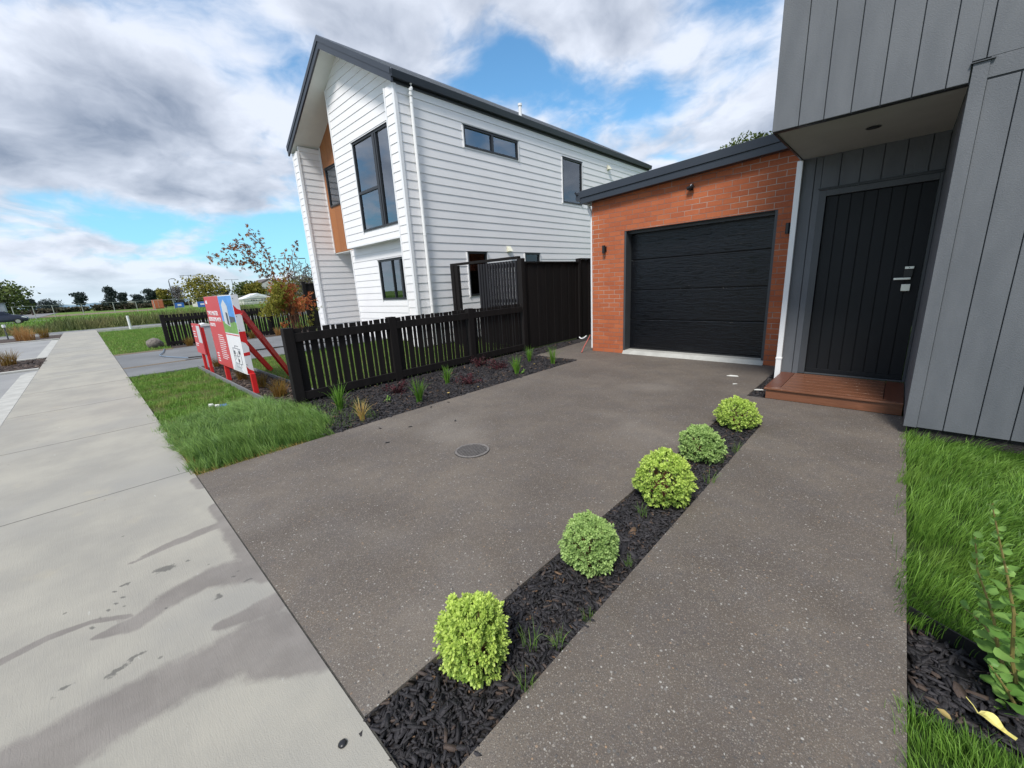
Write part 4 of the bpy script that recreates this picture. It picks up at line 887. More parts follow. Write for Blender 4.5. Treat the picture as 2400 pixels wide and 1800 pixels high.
# ------------------------------------------------------------------ white two-storey house
def white_house():
    H = empty('white_house', (-11.24, 5.5, 0), 'white weatherboard two-storey gabled house with charcoal roof and cedar panel', 'house')
    XR, XL, YF, YB = -8.30, -14.17, 5.50, 17.3; XC = (XR+XL)/2; SL = .567; ZA = 7.30
    zu = lambda x: ZA - SL*abs(x-XC)                       # underside of the roof
    inv = lambda z: (ZA - z)/SL                             # half width below the roof at height z
    w = MB()
    side_h = [(7.34, 9.31, 4.74, 5.21), (11.39, 12.48, 3.84, 5.17), (7.17, 7.85, 1.13, 2.25), (9.42, 10.10, 1.13, 2.25)]
    zs = zu(XR) - .02
    weather(w, sideT(XR), const(YF), const(YB), 0.0, zs, side_h)
    # right fin front, left fin front and sides
    weather(w, frontT(YF), const(XR-.35), const(XR), 0.0, zs, thick=.04)
    weather(w, lambda u, d, z: (XR-.35-d, u, z), const(YF+.04), const(6.2), 0.0, zs, thick=.03)
    weather(w, frontT(YF), const(XL), const(XL+.34), 0.0, zs, thick=.04)
    weather(w, sideT(XL+.34), const(YF+.04), const(9.0), 0.0, zs+.15, thick=.05)
    w.build('weatherboard_wall', M['white'], H)
    # upper box and lower recessed wall
    b = MB(); BX0 = -12.15
    weather(b, frontT(5.85), lambda z: max(BX0, XC - inv(z)), lambda z: min(XR-.35, XC + inv(z)), 2.68, ZA, [(-11.02, -9.0, 3.0, 5.19)], thick=.09)
    b.build('upper_wall', M['white'], H)
    l = MB(); weather(l, frontT(6.07), const(-12.40), const(XR-.35), 0.0, 2.66, [(-10.84, -9.25, 1.14, 2.22)], thick=.09)
    weather(l, lambda u, d, z: (-12.40-d, u, z), const(6.10), const(7.6), 0, 2.66, thick=.05)
    l.build('lower_wall', M['white'], H)
    x = MB(); x.box(XL+.02, XL+.1, 5.6, YB, 0, zs).box(XL+.02, XR-.1, YB-.15, YB-.02, 0, zs).box(XL+.3, -12.3, 7.6, 7.7, 0, 2.66)
    x.prism([(XL+.1, zs), (XC, zu(XC)-.03), (XR-.1, zs)], YB-.15, YB-.02, 'y'); x.build('rear_wall', M['white'], H)
    # soffit under the box
    s = MB().box(BX0, XR-.36, 5.87, 6.05, 2.655, 2.679).box(-13.82, -12.17, 6.21, 7.6, 2.66, 2.685); s.build('soffit', M['white_soffit'], H)
    sl = MB()
    for sgn in (-1, 1):
        xs = [XC, XC+sgn*(XR-XC-.0)]
        sl.add([(xs[0], 5.44, zu(xs[0])), (xs[1], 5.44, zu(xs[1])), (xs[1], 7.2, zu(xs[1])), (xs[0], 7.2, zu(xs[0])), (xs[0], 5.44, zu(xs[0])+.02), (xs[1], 5.44, zu(xs[1])+.02), (xs[1], 7.2, zu(xs[1])+.02), (xs[0], 7.2, zu(xs[0])+.02)],
               [(0,1,2,3),(4,5,6,7),(0,1,5,4),(1,2,6,5),(2,3,7,6),(3,0,4,7)])
    sl.build('raking_soffit', M['white_soffit'], H)
    vm = MB().box(-12.0, -11.72, 5.90, 6.02, 2.640, 2.654); vm.build('soffit_vent', M['signgrey'], H)
    # cedar
    c = MB(); cz = lambda x_: zu(x_)-.001; W0, W1, Z0, Z1 = -13.64, -12.45, 4.06, 5.18
    c.prism([(-13.828, 2.69), (W0, 2.69), (W0, cz(W0)), (-13.828, cz(-13.828))], 6.20, 6.28, 'y')
    c.prism([(W1, 2.69), (BX0+.03, 2.69), (BX0+.03, cz(BX0)), (W1, cz(W1))], 6.20, 6.28, 'y')
    c.prism([(W0, 2.69), (W1, 2.69), (W1, Z0), (W0, Z0)], 6.20, 6.28, 'y'); c.prism([(W0, Z1), (W1, Z1), (W1, cz(W1)), (W0, cz(W0))], 6.20, 6.28, 'y')
    c.box(BX0+.002, BX0+.04, 5.87, 6.20, 2.69, cz(BX0)); c.build('cedar_cladding', M['cedar'], H)
    # trims
    t = MB(); TF = frontT(YF)
    t.box(XR-.045, XR+.030, YF-.030, YF+.045, 0, zs).box(XL+.305, XL+.375, YF-.03, YF+.04, 0, zs).box(XL-.025, XL+.04, YF-.028, YF+.04, 0, zs)
    t.box(XR-.385, XR-.345, YF-.026, YF+.03, 0, zs); t.box(BX0-.004, BX0+.045, 5.822, 5.868, 2.66, cz(BX0)-.01).box(-12.43, -12.385, 6.042, 6.09, 0, 2.655)
    t.box(BX0, XR-.36, 5.826, 5.852, 2.655, 2.70).box(-13.829, -13.80, 6.17, 6.199, 2.69, 5.83)
    for hs, T in ((side_h, sideT(XR)), ([(-11.02, -9.0, 3.0, 5.19)], frontT(5.85)), ([(-10.84, -9.25, 1.14, 2.22)], frontT(6.07))):
        for u0, u1, z0, z1 in hs:
            trimbox(t, T, u0-.032, u0-.001, z0-.035, z1, .0, .034); trimbox(t, T, u1+.001, u1+.032, z0-.035, z1, .0, .034)
    t.build_each('corner_trim', M['white_trim'], H)
    # windows
    window(H, sideT(XR), 7.34, 9.31, 4.74, 5.21, mull=((8.32, .07),), glass='glass')
    window(H, sideT(XR), 11.39, 12.48, 3.84, 5.17, glass='glass_tint', curtain=(11.42, 12.45))
    window(H, sideT(XR), 7.17, 7.85, 1.13, 2.25, glass='glass_dark'); window(H, sideT(XR), 9.42, 10.10, 1.13, 2.25, glass='glass_dark')
    window(H, frontT(5.85), -11.02, -9.0, 3.0, 5.19, mull=((-9.93, .11), (-9.82, .05)), trans=((-11.0, -9.95, 3.96, .065),), glass='glass', curtain=(-10.97, -10.55))
    window(H, frontT(6.07), -10.84, -9.25, 1.14, 2.22, mull=((-10.14, .022), (-9.72, .07)), glass='glass')
    window(H, frontT(6.20), -13.64, -12.45, 4.06, 5.18, glass='glass')
    # roof, barge, fascia, gutter
    ZT = .235; r = MB(); ov = .10
    for sgn in (-1, 1):
        xe = XC + sgn*(XR-XC+ov)
        zi = lambda q: zu(q)+ZT
        r.prism([(XC, zi(XC)), (xe, zi(xe)), (xe, zi(xe)-.05), (XC, zi(XC)-.05)], 5.40, YB+.25, 'y')
        for k in range(0, 40):
            y = 5.6 + k*.3
            r.add([(XC, y, zi(XC)), (xe, y, zi(xe)), (xe, y+.03, zi(xe)), (XC, y+.03, zi(XC)), (XC, y, zi(XC)+.02), (xe, y, zi(xe)+.02), (xe, y+.03, zi(xe)+.02), (XC, y+.03, zi(XC)+.02)], [(0,3,2,1),(4,5,6,7),(0,1,5,4),(1,2,6,5),(2,3,7,6),(3,0,4,7)])
    rc = MB().prism([(XC-.16, zu(XC-.16)+ZT+.012), (XC, ZA+ZT+.04), (XC+.16, zu(XC+.16)+ZT+.012), (XC, ZA+ZT+.012)], 5.39, YB+.25, 'y')
    ro = r.build('roof', M['roofsteel'], H); rc.build('ridge_cap', M['flash'], ro)
    bg = MB()
    for sgn in (-1, 1):
        xe = XC + sgn*(XR-XC+ov)
        bg.prism([(XC, ZA+ZT+.02), (xe, zu(xe)+ZT+.02), (xe, zu(xe)+ZT-.10), (XC, ZA+ZT-.10)], 5.375, 5.399, 'y')
        bg.prism([(XC, ZA+ZT-.101), (xe, zu(xe)+ZT-.101), (xe, zu(xe)-.01), (XC, ZA-.02)], 5.392, 5.438, 'y')
    bg.build('barge_board', M['flash'], H)
    gm = MB().box(XR+.002, XR+.03, 5.44, YB+.2, zs-.01, zs+.20); gm.build('fascia', M['alu'], H)
    gt = MB().prism([(XR+.032, zs+.05), (XR+.125, zs+.05), (XR+.155, zs+.18), (XR+.14, zs+.185), (XR+.118, zs+.068), (XR+.045, zs+.068), (XR+.045, zs+.185), (XR+.032, zs+.185)], 5.40, YB+.2, 'y')
    gt.box(XR+.034, XR+.135, 5.395, 5.41, zs+.05, zs+.18); gt.build('gutter', M['flash'], H)
    gl = MB().prism([(XL-.032, zs+.05), (XL-.125, zs+.05), (XL-.155, zs+.18), (XL-.032, zs+.18)], 5.40, YB+.2, 'y'); gl.build('gutter', M['flash'], H)
    # downpipe with a swan neck and clips
    y = 5.86; xo = XR+.075
    dp = MB().tube([(XR+.09, y+.02, zs+.06), (XR+.09, y+.02, zs-.03), (XR+.088, y+.01, zs-.07), (xo, y-.01, zs-.16), (xo, y, zs-.21), (xo, y, .02)], .038, 14)
    for z in (zs-.07, zs-.16, zs-.30, 2.6, 1.0): dp.tube([(xo if z < zs-.1 else XR+.085, y, z-.022), (xo if z < zs-.1 else XR+.085, y, z+.022)], .0425, 14)
    dp.box(XR+.01, xo, y+.03, y+.05, 2.60, 2.625).box(XR+.01, xo, y+.03, y+.05, zs-.32, zs-.295); dp.build('downpipe', M['pvc'], H)
    for yy, zz in ((8.73, 2.34), (14.2, 5.26)):
        v = MB().prism([(yy-.08, zz+.09), (yy+.08, zz+.09), (yy+.08, zz-.07), (yy-.08, zz-.07)], XR+.02, XR+.035, 'x')
        v.add([(XR+.035, yy-.07, zz+.08), (XR+.035, yy+.07, zz+.08), (XR+.14, yy+.06, zz-.06), (XR+.14, yy-.06, zz-.06), (XR+.035, yy-.07, zz-.06), (XR+.035, yy+.07, zz-.06)], [(0, 1, 2, 3), (0, 3, 4), (1, 5, 2), (4, 5, 1, 0), (3, 2, 5, 4)])
        v.build('wall_vent', M['cream'], H)
    rv = MB().tube([(-8.6, 9.85, 5.9), (-8.6, 9.85, 6.30)], .045, 12).tube([(-8.6, 9.85, 6.30), (-8.6, 9.85, 6.36)], .06, 12); rv.build('roof_vent_pipe', M['pvc'], H)
white_house()

# ------------------------------------------------------------------ brick garage
def garage():
    G = empty('brick_garage', (-2.7, 6.85, 0), 'orange brick single garage with black panelled door and charcoal sloping roof edge', 'garage')
    Y = 6.85; X0, X1 = -4.33, -1.10; ox0, ox1, oz = -3.67, -1.36, 2.18; YB = 12.8; zt = lambda x: 2.79 + .050*(x-X0)
    b = MB(); th = .11
    b.prism([(X0, -.02), (ox0, -.02), (ox0, zt(ox0)), (X0, zt(X0))], Y, Y+th, 'y'); b.prism([(ox1, -.02), (X1+.25, -.02), (X1+.25, zt(X1+.25)), (ox1, zt(ox1))], Y, Y+th, 'y')
    b.prism([(ox0, oz), (ox1, oz), (ox1, zt(ox1)), (ox0, zt(ox0))], Y, Y+th, 'y'); b.box(X0, X0+th, Y+th, YB, -.02, 2.76)
    b.build('brick_wall', M['brick'], G)
    j = MB().box(ox0+.001, ox0+.035, Y+.005, Y+.34, .07, oz-.001).box(ox1-.035, ox1-.001, Y+.005, Y+.34, .07, oz-.001).box(ox0+.036, ox1-.036, Y+.10, Y+.34, oz-.05, oz-.002); j.build('door_jamb', M['doorframe'], G)
    # lintel shadow strip bricks sit on a steel angle
    MB().box(ox0-.05, ox1+.05, Y+.004, Y+.10, oz-.008, oz-.001).build('lintel', M['alu'], G)
    d = empty('garage_door', (-2.5, Y+.2, .1)); d.parent = G; d.location = Vector((-2.515, Y+.2, .1)) - wpos(G)
    zs = [.085, .62, 1.15, 1.68, 2.16]
    for a, c in zip(zs[:-1], zs[1:]):
        p = MB().box(ox0+.037, ox1-.037, Y+.20, Y+.24, a+.005, c-.005); p.build('panel', M['gdoor'], d, bevel=.009)
    MB().box(ox0+.05, ox1-.05, Y+.25, Y+.26, .08, 2.15).build('door_backing', M['lampblack'], d)
    MB().box(ox0+.04, ox1-.04, Y+.19, Y+.235, .066, .088).build('bottom_seal', M['rubber'], d)
    t = MB(); t.add([(ox0+.001, Y-.035, -.002), (ox1-.001, Y-.035, -.002), (ox1-.001, Y+.02, .062), (ox0+.001, Y+.02, .062), (ox0+.001, Y+.5, .066), (ox1-.001, Y+.5, .066), (ox0+.001, Y+.5, -.01), (ox1-.001, Y+.5, -.01)], [(0,1,2,3),(3,2,5,4),(0,3,4,6),(1,7,5,2),(0,6,7,1),(4,5,7,6)])
    t.build('threshold', M['concrete_lite'], G)
    f = MB(); xa, xb = X0-.16, X1+.4; yf = Y-.14
    f.prism([(xa, zt(xa)-.045), (xb, zt(xb)-.045), (xb, zt(xb)+.055), (xa, zt(xa)+.055)], yf, Y-.10, 'y')
    f.prism([(xa, zt(xa)+.056), (xb, zt(xb)+.056), (xb, zt(xb)+.175), (xa, zt(xa)+.175)], yf-.018, Y-.09, 'y')
    f.prism([(xa, zt(xa)-.044), (X0+.02, zt(X0)-.044), (X0+.02, zt(X0)+.17), (xa, zt(xa)+.17)], Y-.0995, YB, 'y')
    f.prism([(xa+.02, zt(xa)-.043), (xb, zt(xb)-.043), (xb, zt(xb)-.020), (xa+.02, zt(xa)-.020)], Y-.0995, Y-.001, 'y')
    f.build('fascia', M['flash'], G, bevel=.004)
    r = MB().prism([(xa+.01, zt(xa)+.12), (xb, zt(xb)+.12), (xb, zt(xb)+.15), (xa+.01, zt(xa)+.15)], Y-.09, YB, 'y'); r.build('roof', M['roofsteel'], G)
    gt = MB().box(xa-.10, xa-.003, yf, YB, zt(xa)+.02, zt(xa)+.16); gt.build('gutter', M['flash'], G)
    br = MB().tube([(xa-.06, yf-.0, zt(xa)+.12), (xa-.09, yf-.03, zt(xa)+.17)], .02, 8); br.build('gutter_stop', M['flash'], G)
    e = MB().tube([(X0-.10, Y+.06, 2.76), (X0-.10, Y+.06, 2.66), (X0-.07, Y+.07, 2.58), (X0-.045, Y+.08, 2.50), (X0-.045, Y+.08, .05)], .035, 12); e.build('downpipe', M['pvc'], G)
    for x, z, s in ((-4.05, 1.91, 1), (-2.55, 2.665, 1), (-1.215, 1.92, 1)):
        l = MB().box(x-.03, x+.03, Y-.012, Y-.0005, z-.045, z+.045)
        l.tube([(x, Y-.055, z-.075), (x, Y-.055, z+.065)], .030, 14).tube([(x, Y-.055, z+.0), (x, Y-.005, z+.0)], .014, 8)
        if z > 2.3:
            l = MB().box(x-.035, x+.035, Y-.012, Y-.0005, z-.03, z+.03).tube([(x+.02, Y-.01, z), (x+.03, Y-.06, z+.005)], .012, 8).tube([(x-.035, Y-.06, z-.006), (x+.055, Y-.07, z+.02)], .028, 12)
        l.build('wall_light', M['lampblack'], G)
    MB().tube([(-2.52, Y-.075, 2.69), (-2.515, Y-.08, 2.692)], .02, 10).build('lamp_lens', M['signgrey'], G)
garage()

# ------------------------------------------------------------------ grey house
def grey_house():
    G = empty('grey_house', (.2, 4.5, 0), 'dark grey clad house with overhanging upper floor and recessed black front door', 'house')
    YW = 4.50; YE = 5.95; Z = 2.56; P = .1715; g = .0055; GX = -.81
    grooves = [GX + P*k for k in range(0, 40)]
    def vboards(mb, x0, x1, z0, z1, Y, depth=.02, zf=None):
        xs = [x0] + [q for q in grooves if x0+.01 < q < x1-.01] + [x1]
        for a, b in zip(xs[:-1], xs[1:]):
            a2 = a if a == x0 else a + g/2; b2 = b if b == x1 else b - g/2; mb.box(a2, b2, Y, Y+depth, z0, z1)
        mb.box(x0+.003, x1-.003, Y+depth+.001, Y+depth+.05, z0+.004, z1)
    w = MB(); vboards(w, -1.0, .155, Z, 6.2, YW, .022); vboards(w, .155, 5.2, Z+.125, 6.2, YW-.0, .022)
    w.build('upper_cladding', M['clad'], G, bevel=.003)
    w2 = MB(); vboards(w2, .242, 5.2, .07, Z-.012, YW-.001, .022); w2.build('lower_cladding', M['clad'], G, bevel=.003)
    c = MB().box(.163, .2405, YW-.012, YW+.05, .07, Z+.105).box(.2405, 5.2, YW-.003, YW+.045, Z+.0, Z+.123); c.build('corner_board', M['clad'], G, bevel=.002)
    fl = MB().box(.150, .262, YW-.024, YW+.02, Z+.106, Z+.112); fl.build('flashing', M['doorframe'], G); MB().box(.2405, 5.2, YW+.006, YW+.04, Z-.0115, Z-.0005).build('joint_shadow_strip', M['lampblack'], G)
    rt_ = MB().box(.165, .24, YW+.052, YE+.1, .07, Z-.002); rt_.build('return_wall', M['clad'], G)
    fd = MB().box(.19, 5.2, YW+.03, YW+.3, -.15, .066).box(.19, .3, YW+.3, YE, -.15, .066); fd.build('foundation', M['soil'], G)
    lf = MB().box(-1.0, -.93, YW+.074, YE, Z+.012, 6.2).box(-1.0, -.95, YE+.102, 12.5, .07, 6.2).box(-.95, 5.2, 12.4, 12.5, 0, 6.2); lf.build('side_wall', M['clad'], G)
    s = MB().box(-.93, .162, YW+.076, YE-.001, Z+.008, Z+.03).box(-.983, -.9305, YW+.076, YE-.001, Z+.008, Z+.0118); so = s.build('soffit', M['greycladsof'], G)
    tr = MB().box(-.999, .162, YW+.0235, YW+.0755, Z-.004, Z+.012).box(-.999, -.984, YW+.076, YE-.002, Z-.006, Z+.0115); tr.build('soffit_trim', M['alu'], G)
    dl = MB(); cx, cy = -.36, 5.17
    n = 24; vs = []
    for k in range(n):
        a = 2*math.pi*k/n; vs += [(cx+.055*math.cos(a), cy+.055*math.sin(a), Z+.002), (cx+.038*math.cos(a), cy+.038*math.sin(a), Z+.0075)]
    dl.add(vs, [(2*k, (2*k+2) % (2*n), (2*k+3) % (2*n), 2*k+1) for k in range(n)]); dl.disc((cx, cy), .036, Z+.003, Z+.0078, 20); dl.build('downlight', M['lampblack'], G)
    # entry wall, frame, door
    e = MB(); vboards(e, -.999, -.865, .07, Z+.007, YE, .02)
    for a, b in ((-.865, -.8), ): e.box(a+.006, b, YE+.006, YE+.03, .07, Z+.007)
    xs = [-.80] + [q for q in grooves if -.79 < q < .12] + [.164]
    for a, b in zip(xs[:-1], xs[1:]): e.box(a+.004, b-.004, YE+.004, YE+.03, 2.235, Z+.007)
    e.box(-.999, .164, YE+.031, YE+.1, 2.235, Z+.007); e.box(-.999, -.80, YE+.031, YE+.1, .07, 2.235); e.build('entry_wall', M['clad'], G, bevel=.002)
    h = MB().box(-.80, .164, YE-.012, YE+.003, 2.212, 2.225).box(-.815, .164, YE-.02, YE+.002, 2.2255, 2.2345); h.build('head_flashing', M['lampblack'], G)
    f = MB().box(-.80, -.735, YE-.004, YE+.09, .125, 2.21).box(.139, .1635, YE-.004, YE+.09, .125, 2.21).box(-.735, .139, YE-.004, YE+.09, 2.147, 2.21).box(-.735, .139, YE+.0, YE+.09, .121, .138); f.build('door_frame', M['doorframe'], G, bevel=.003)
    d = MB(); DX0, DX1 = -.731, .135
    n = 8; wd = (DX1-DX0)/n
    d.box(DX0, DX1, YE+.052, YE+.085, .141, 2.143); d.box(DX0, DX1, YE+.036, YE+.0515, .141, .19)
    for k in range(n): d.box(DX0+k*wd+(.004 if k else 0), DX0+(k+1)*wd-(.004 if k < n-1 else 0), YE+.036, YE+.0515, .1905, 2.143)
    do = d.build('front_door', M['door'], G, bevel=.003, origin=(-.3, YE, .14))
    k1 = MB().box(.005, .075, YE-.002, YE+.035, 1.318, 1.345); k1.build('lock_cover', M['steel'], do, bevel=.003)
    k2 = MB().box(.003, .073, YE+.004, YE+.035, 1.235, 1.317); k2.build('keypad', M['lampblack'], do, bevel=.004)
    k3 = MB().box(-.068, .062, YE-.045, YE-.030, 1.212, 1.234).box(.03, .052, YE-.030, YE+.034, 1.214, 1.232); k3.build('door_handle', M['steel'], do, bevel=.003)
    k4 = MB().box(.0, .070, YE-.004, YE+.035, 1.095, 1.165); k4.build('latch_plate', M['steel'], do, bevel=.003)
    k5 = MB().disc((0, 0), .004, 0, .002, 10); o = k5.build('keyhole', M['lampblack'], do, origin=(0, 0, 0)); o.rotation_euler = (R(90), 0, 0); o.location = Vector((.038, YE-.0025, 1.332)) - wpos(do)
    p = MB(); px_, py_ = -1.005, YE-.03; p.box(px_-.028, px_+.028, py_-.022, py_+.022, .30, Z-.006).box(px_-.034, px_+.034, py_-.028, py_+.028, .285, .31).box(px_-.030, px_+.030, py_-.024, py_+.024, .03, .285); p.build('downpipe', M['pvc'], G, bevel=.004)
    rf = MB().box(-1.1, 5.3, YW-.12, 12.6, 6.201, 6.35); rf.build('roof', M['flash'], G)
grey_house()
# timber step
def step():
    S = empty('timber_step', (-.38, 5.45, 0), 'low reddish hardwood step with mitred border boards at the front door', 'step')
    x0, x1, y0, y1, z = -.965, .158, 5.015, 5.93, .125; bw = .14
    b = MB(); b.add([(x0, y0, z-.02), (x1, y0, z-.02), (x1-bw, y0+bw*.62, z-.02), (x0+bw, y0+bw*.62, z-.02), (x0, y0, z), (x1, y0, z), (x1-bw, y0+bw*.62, z), (x0+bw, y0+bw*.62, z)], [(0,3,2,1),(4,5,6,7),(0,1,5,4),(1,2,6,5),(2,3,7,6),(3,0,4,7)])
    b.build('front_border_board', M['merbau'], S, bevel=.003)
    for sx in (0, 1):
        q = [(x0, y0+.003), (x0+bw, y0+bw*.62+.003), (x0+bw, y1), (x0, y1)] if sx == 0 else [(x1, y0+.003), (x1-bw, y0+bw*.62+.003), (x1-bw, y1), (x1, y1)]
        MB().prism(q, z-.02, z-.0005, 'z').build('side_border_board', M['merbau2'], S, bevel=.003)
    yy = y0 + bw*.62 + .005; n = 6; w_ = (y1-yy)/n
    for k in range(n): MB().box(x0+bw+.005, x1-bw-.005, yy+k*w_+.003, yy+(k+1)*w_-.004, z-.02, z-.0005).build('deck_board', M['merbau'], S, bevel=.003)
    MB().box(x0+.018, x1, y0+.022, y0+.045, 0, z-.021).build('riser', M['merbau'], S, bevel=.002)
    MB().box(x0+.018, x0+.04, y0+.046, y1, 0, z-.021).build('side_riser', M['merbau'], S, bevel=.002)
    MB().box(x0+.05, x1-.02, y0+.05, y1-.02, 0, z-.022).build('frame', M['lampblack'], S)
step()

# ------------------------------------------------------------------ fences
def picket_fence(X, ys, h, lab, sgn=1, front=+1):
    F = empty('picket_fence', (X, ys[0], 0), lab, 'fence', 'black picket fences')
    for y in ys[:-1]: MB().box(X-.055, X+.055, y-.06, y+.06, -.05, h).build('post', M['blackwood'], F, bevel=.004)
    for i in range(len(ys)-1):
        a, b = ys[i]+.06, ys[i+1]-.06
        MB().box(X+.01*front, X+.05*front, a, b, .815, .925).build('rail', M['blackwood'], F, bevel=.003); MB().box(X+.01*front, X+.05*front, a, b, .04, .15).build('rail', M['blackwood'], F, bevel=.003)
        p = MB(); y = a + .016; k = 0
        while y < b - .03:
            w_ = (.092, .046)[k % 2]; hh = h - .015 + random.uniform(-.006, .006)
            w_ = min(w_, b-.004-y); p.box(X-.009*front, X+.0095*front, y, y+w_, .0, hh)
            y += w_ + .0245; k += 1
        p.build('picket_panel', M['blackwood'], F)
    return F
picket_fence(-5.63, [1.74, 3.22, 4.80, 6.24], 1.0, 'near black picket fence between the driveway garden and the white house')
picket_fence(-17.3, [1.74, 3.22, 4.80, 6.24], 1.03, 'far black picket fence beyond the neighbouring driveway')
def tall_fence(X, y0, y1, h, lab, step=None):
    F = empty('tall_fence', (X, y0, 0), lab, 'fence', 'tall black paling fences')
    p = MB(); y = y0 + .055; k = 0
    while y < y1:
        hh = h if (step is None or y < step) else h+.07
        p.box(X-.010, X+.010+.007*(k % 2), y, y+.138, .02, hh - .02); y += .140; k += 1
    p.box(X-.02, X-.0105, y0+.06, y1, .05, h-.05)
    p.build('paling_panel', M['blackwood'], F, bevel=.002)
    ym = step or y1
    MB().box(X-.045, X+.045, y0-.05, ym, h-.018, h+.012).build('cap_rail', M['blackwood'], F, bevel=.003)
    if step: MB().box(X-.045, X+.045, ym+.02, y1, h+.055, h+.085).build('cap_rail', M['blackwood'], F, bevel=.003)
    MB().box(X-.058, X+.058, y0-.06, y0+.054, -.05, h+.075).build('post', M['blackwood'], F, bevel=.004)
    if step: MB().box(X-.05, X+.05, step-.04, step+.05, -.05, h+.08).build('post', M['blackwood'], F, bevel=.004)
    return F
tall_fence(-5.63, 6.27, 13.5, 1.80, 'tall black timber fence running back between gate and brick garage', 8.3)
tall_fence(-17.3, 6.27, 14.0, 1.83, 'tall black timber fence behind the maple, left of the white house')
def gate():
    G = empty('slatted_gate', (-6.75, 6.3, 0), 'black slatted screen gate in a tall timber frame between fence and white house', 'gate')
    MB().box(-7.88, -7.76, 6.24, 6.36, -.05, 1.87).build('post', M['blackwood'], G, bevel=.003); MB().box(-7.757, -7.64, 6.26, 6.34, -.05, 1.865).build('gate_stop', M['blackwood'], G, bevel=.003)
    MB().box(-7.9, -5.70, 6.26, 6.34, 1.871, 1.925).build('top_rail', M['blackwood'], G, bevel=.003)
    s = MB(); n = 14; x = -6.92
    for k in range(n): s.box(x, x+.045, 6.26, 6.30, .10, 1.845); x += .0855
    s.build('slat_panel', M['slatgrey'], G, bevel=.002)
    f = MB().box(-6.93, -5.74, 6.303, 6.34, .20, .29).box(-6.93, -5.74, 6.303, 6.34, 1.0, 1.07).box(-6.93, -5.74, 6.303, 6.34, 1.72, 1.80); f.build('gate_frame', M['blackwood'], G)
    MB().box(-6.89, -5.76, 6.342, 6.35, .12, .95).build('lower_board', M['blackwood'], G)
    MB().tube([(-7.64, 6.25, .86), (-7.60, 6.25, .86)], .015, 8).tube([(-7.60, 6.25, .86), (-7.58, 6.25, .84)], .01, 8).build('latch', M['lampblack'], G)
gate()

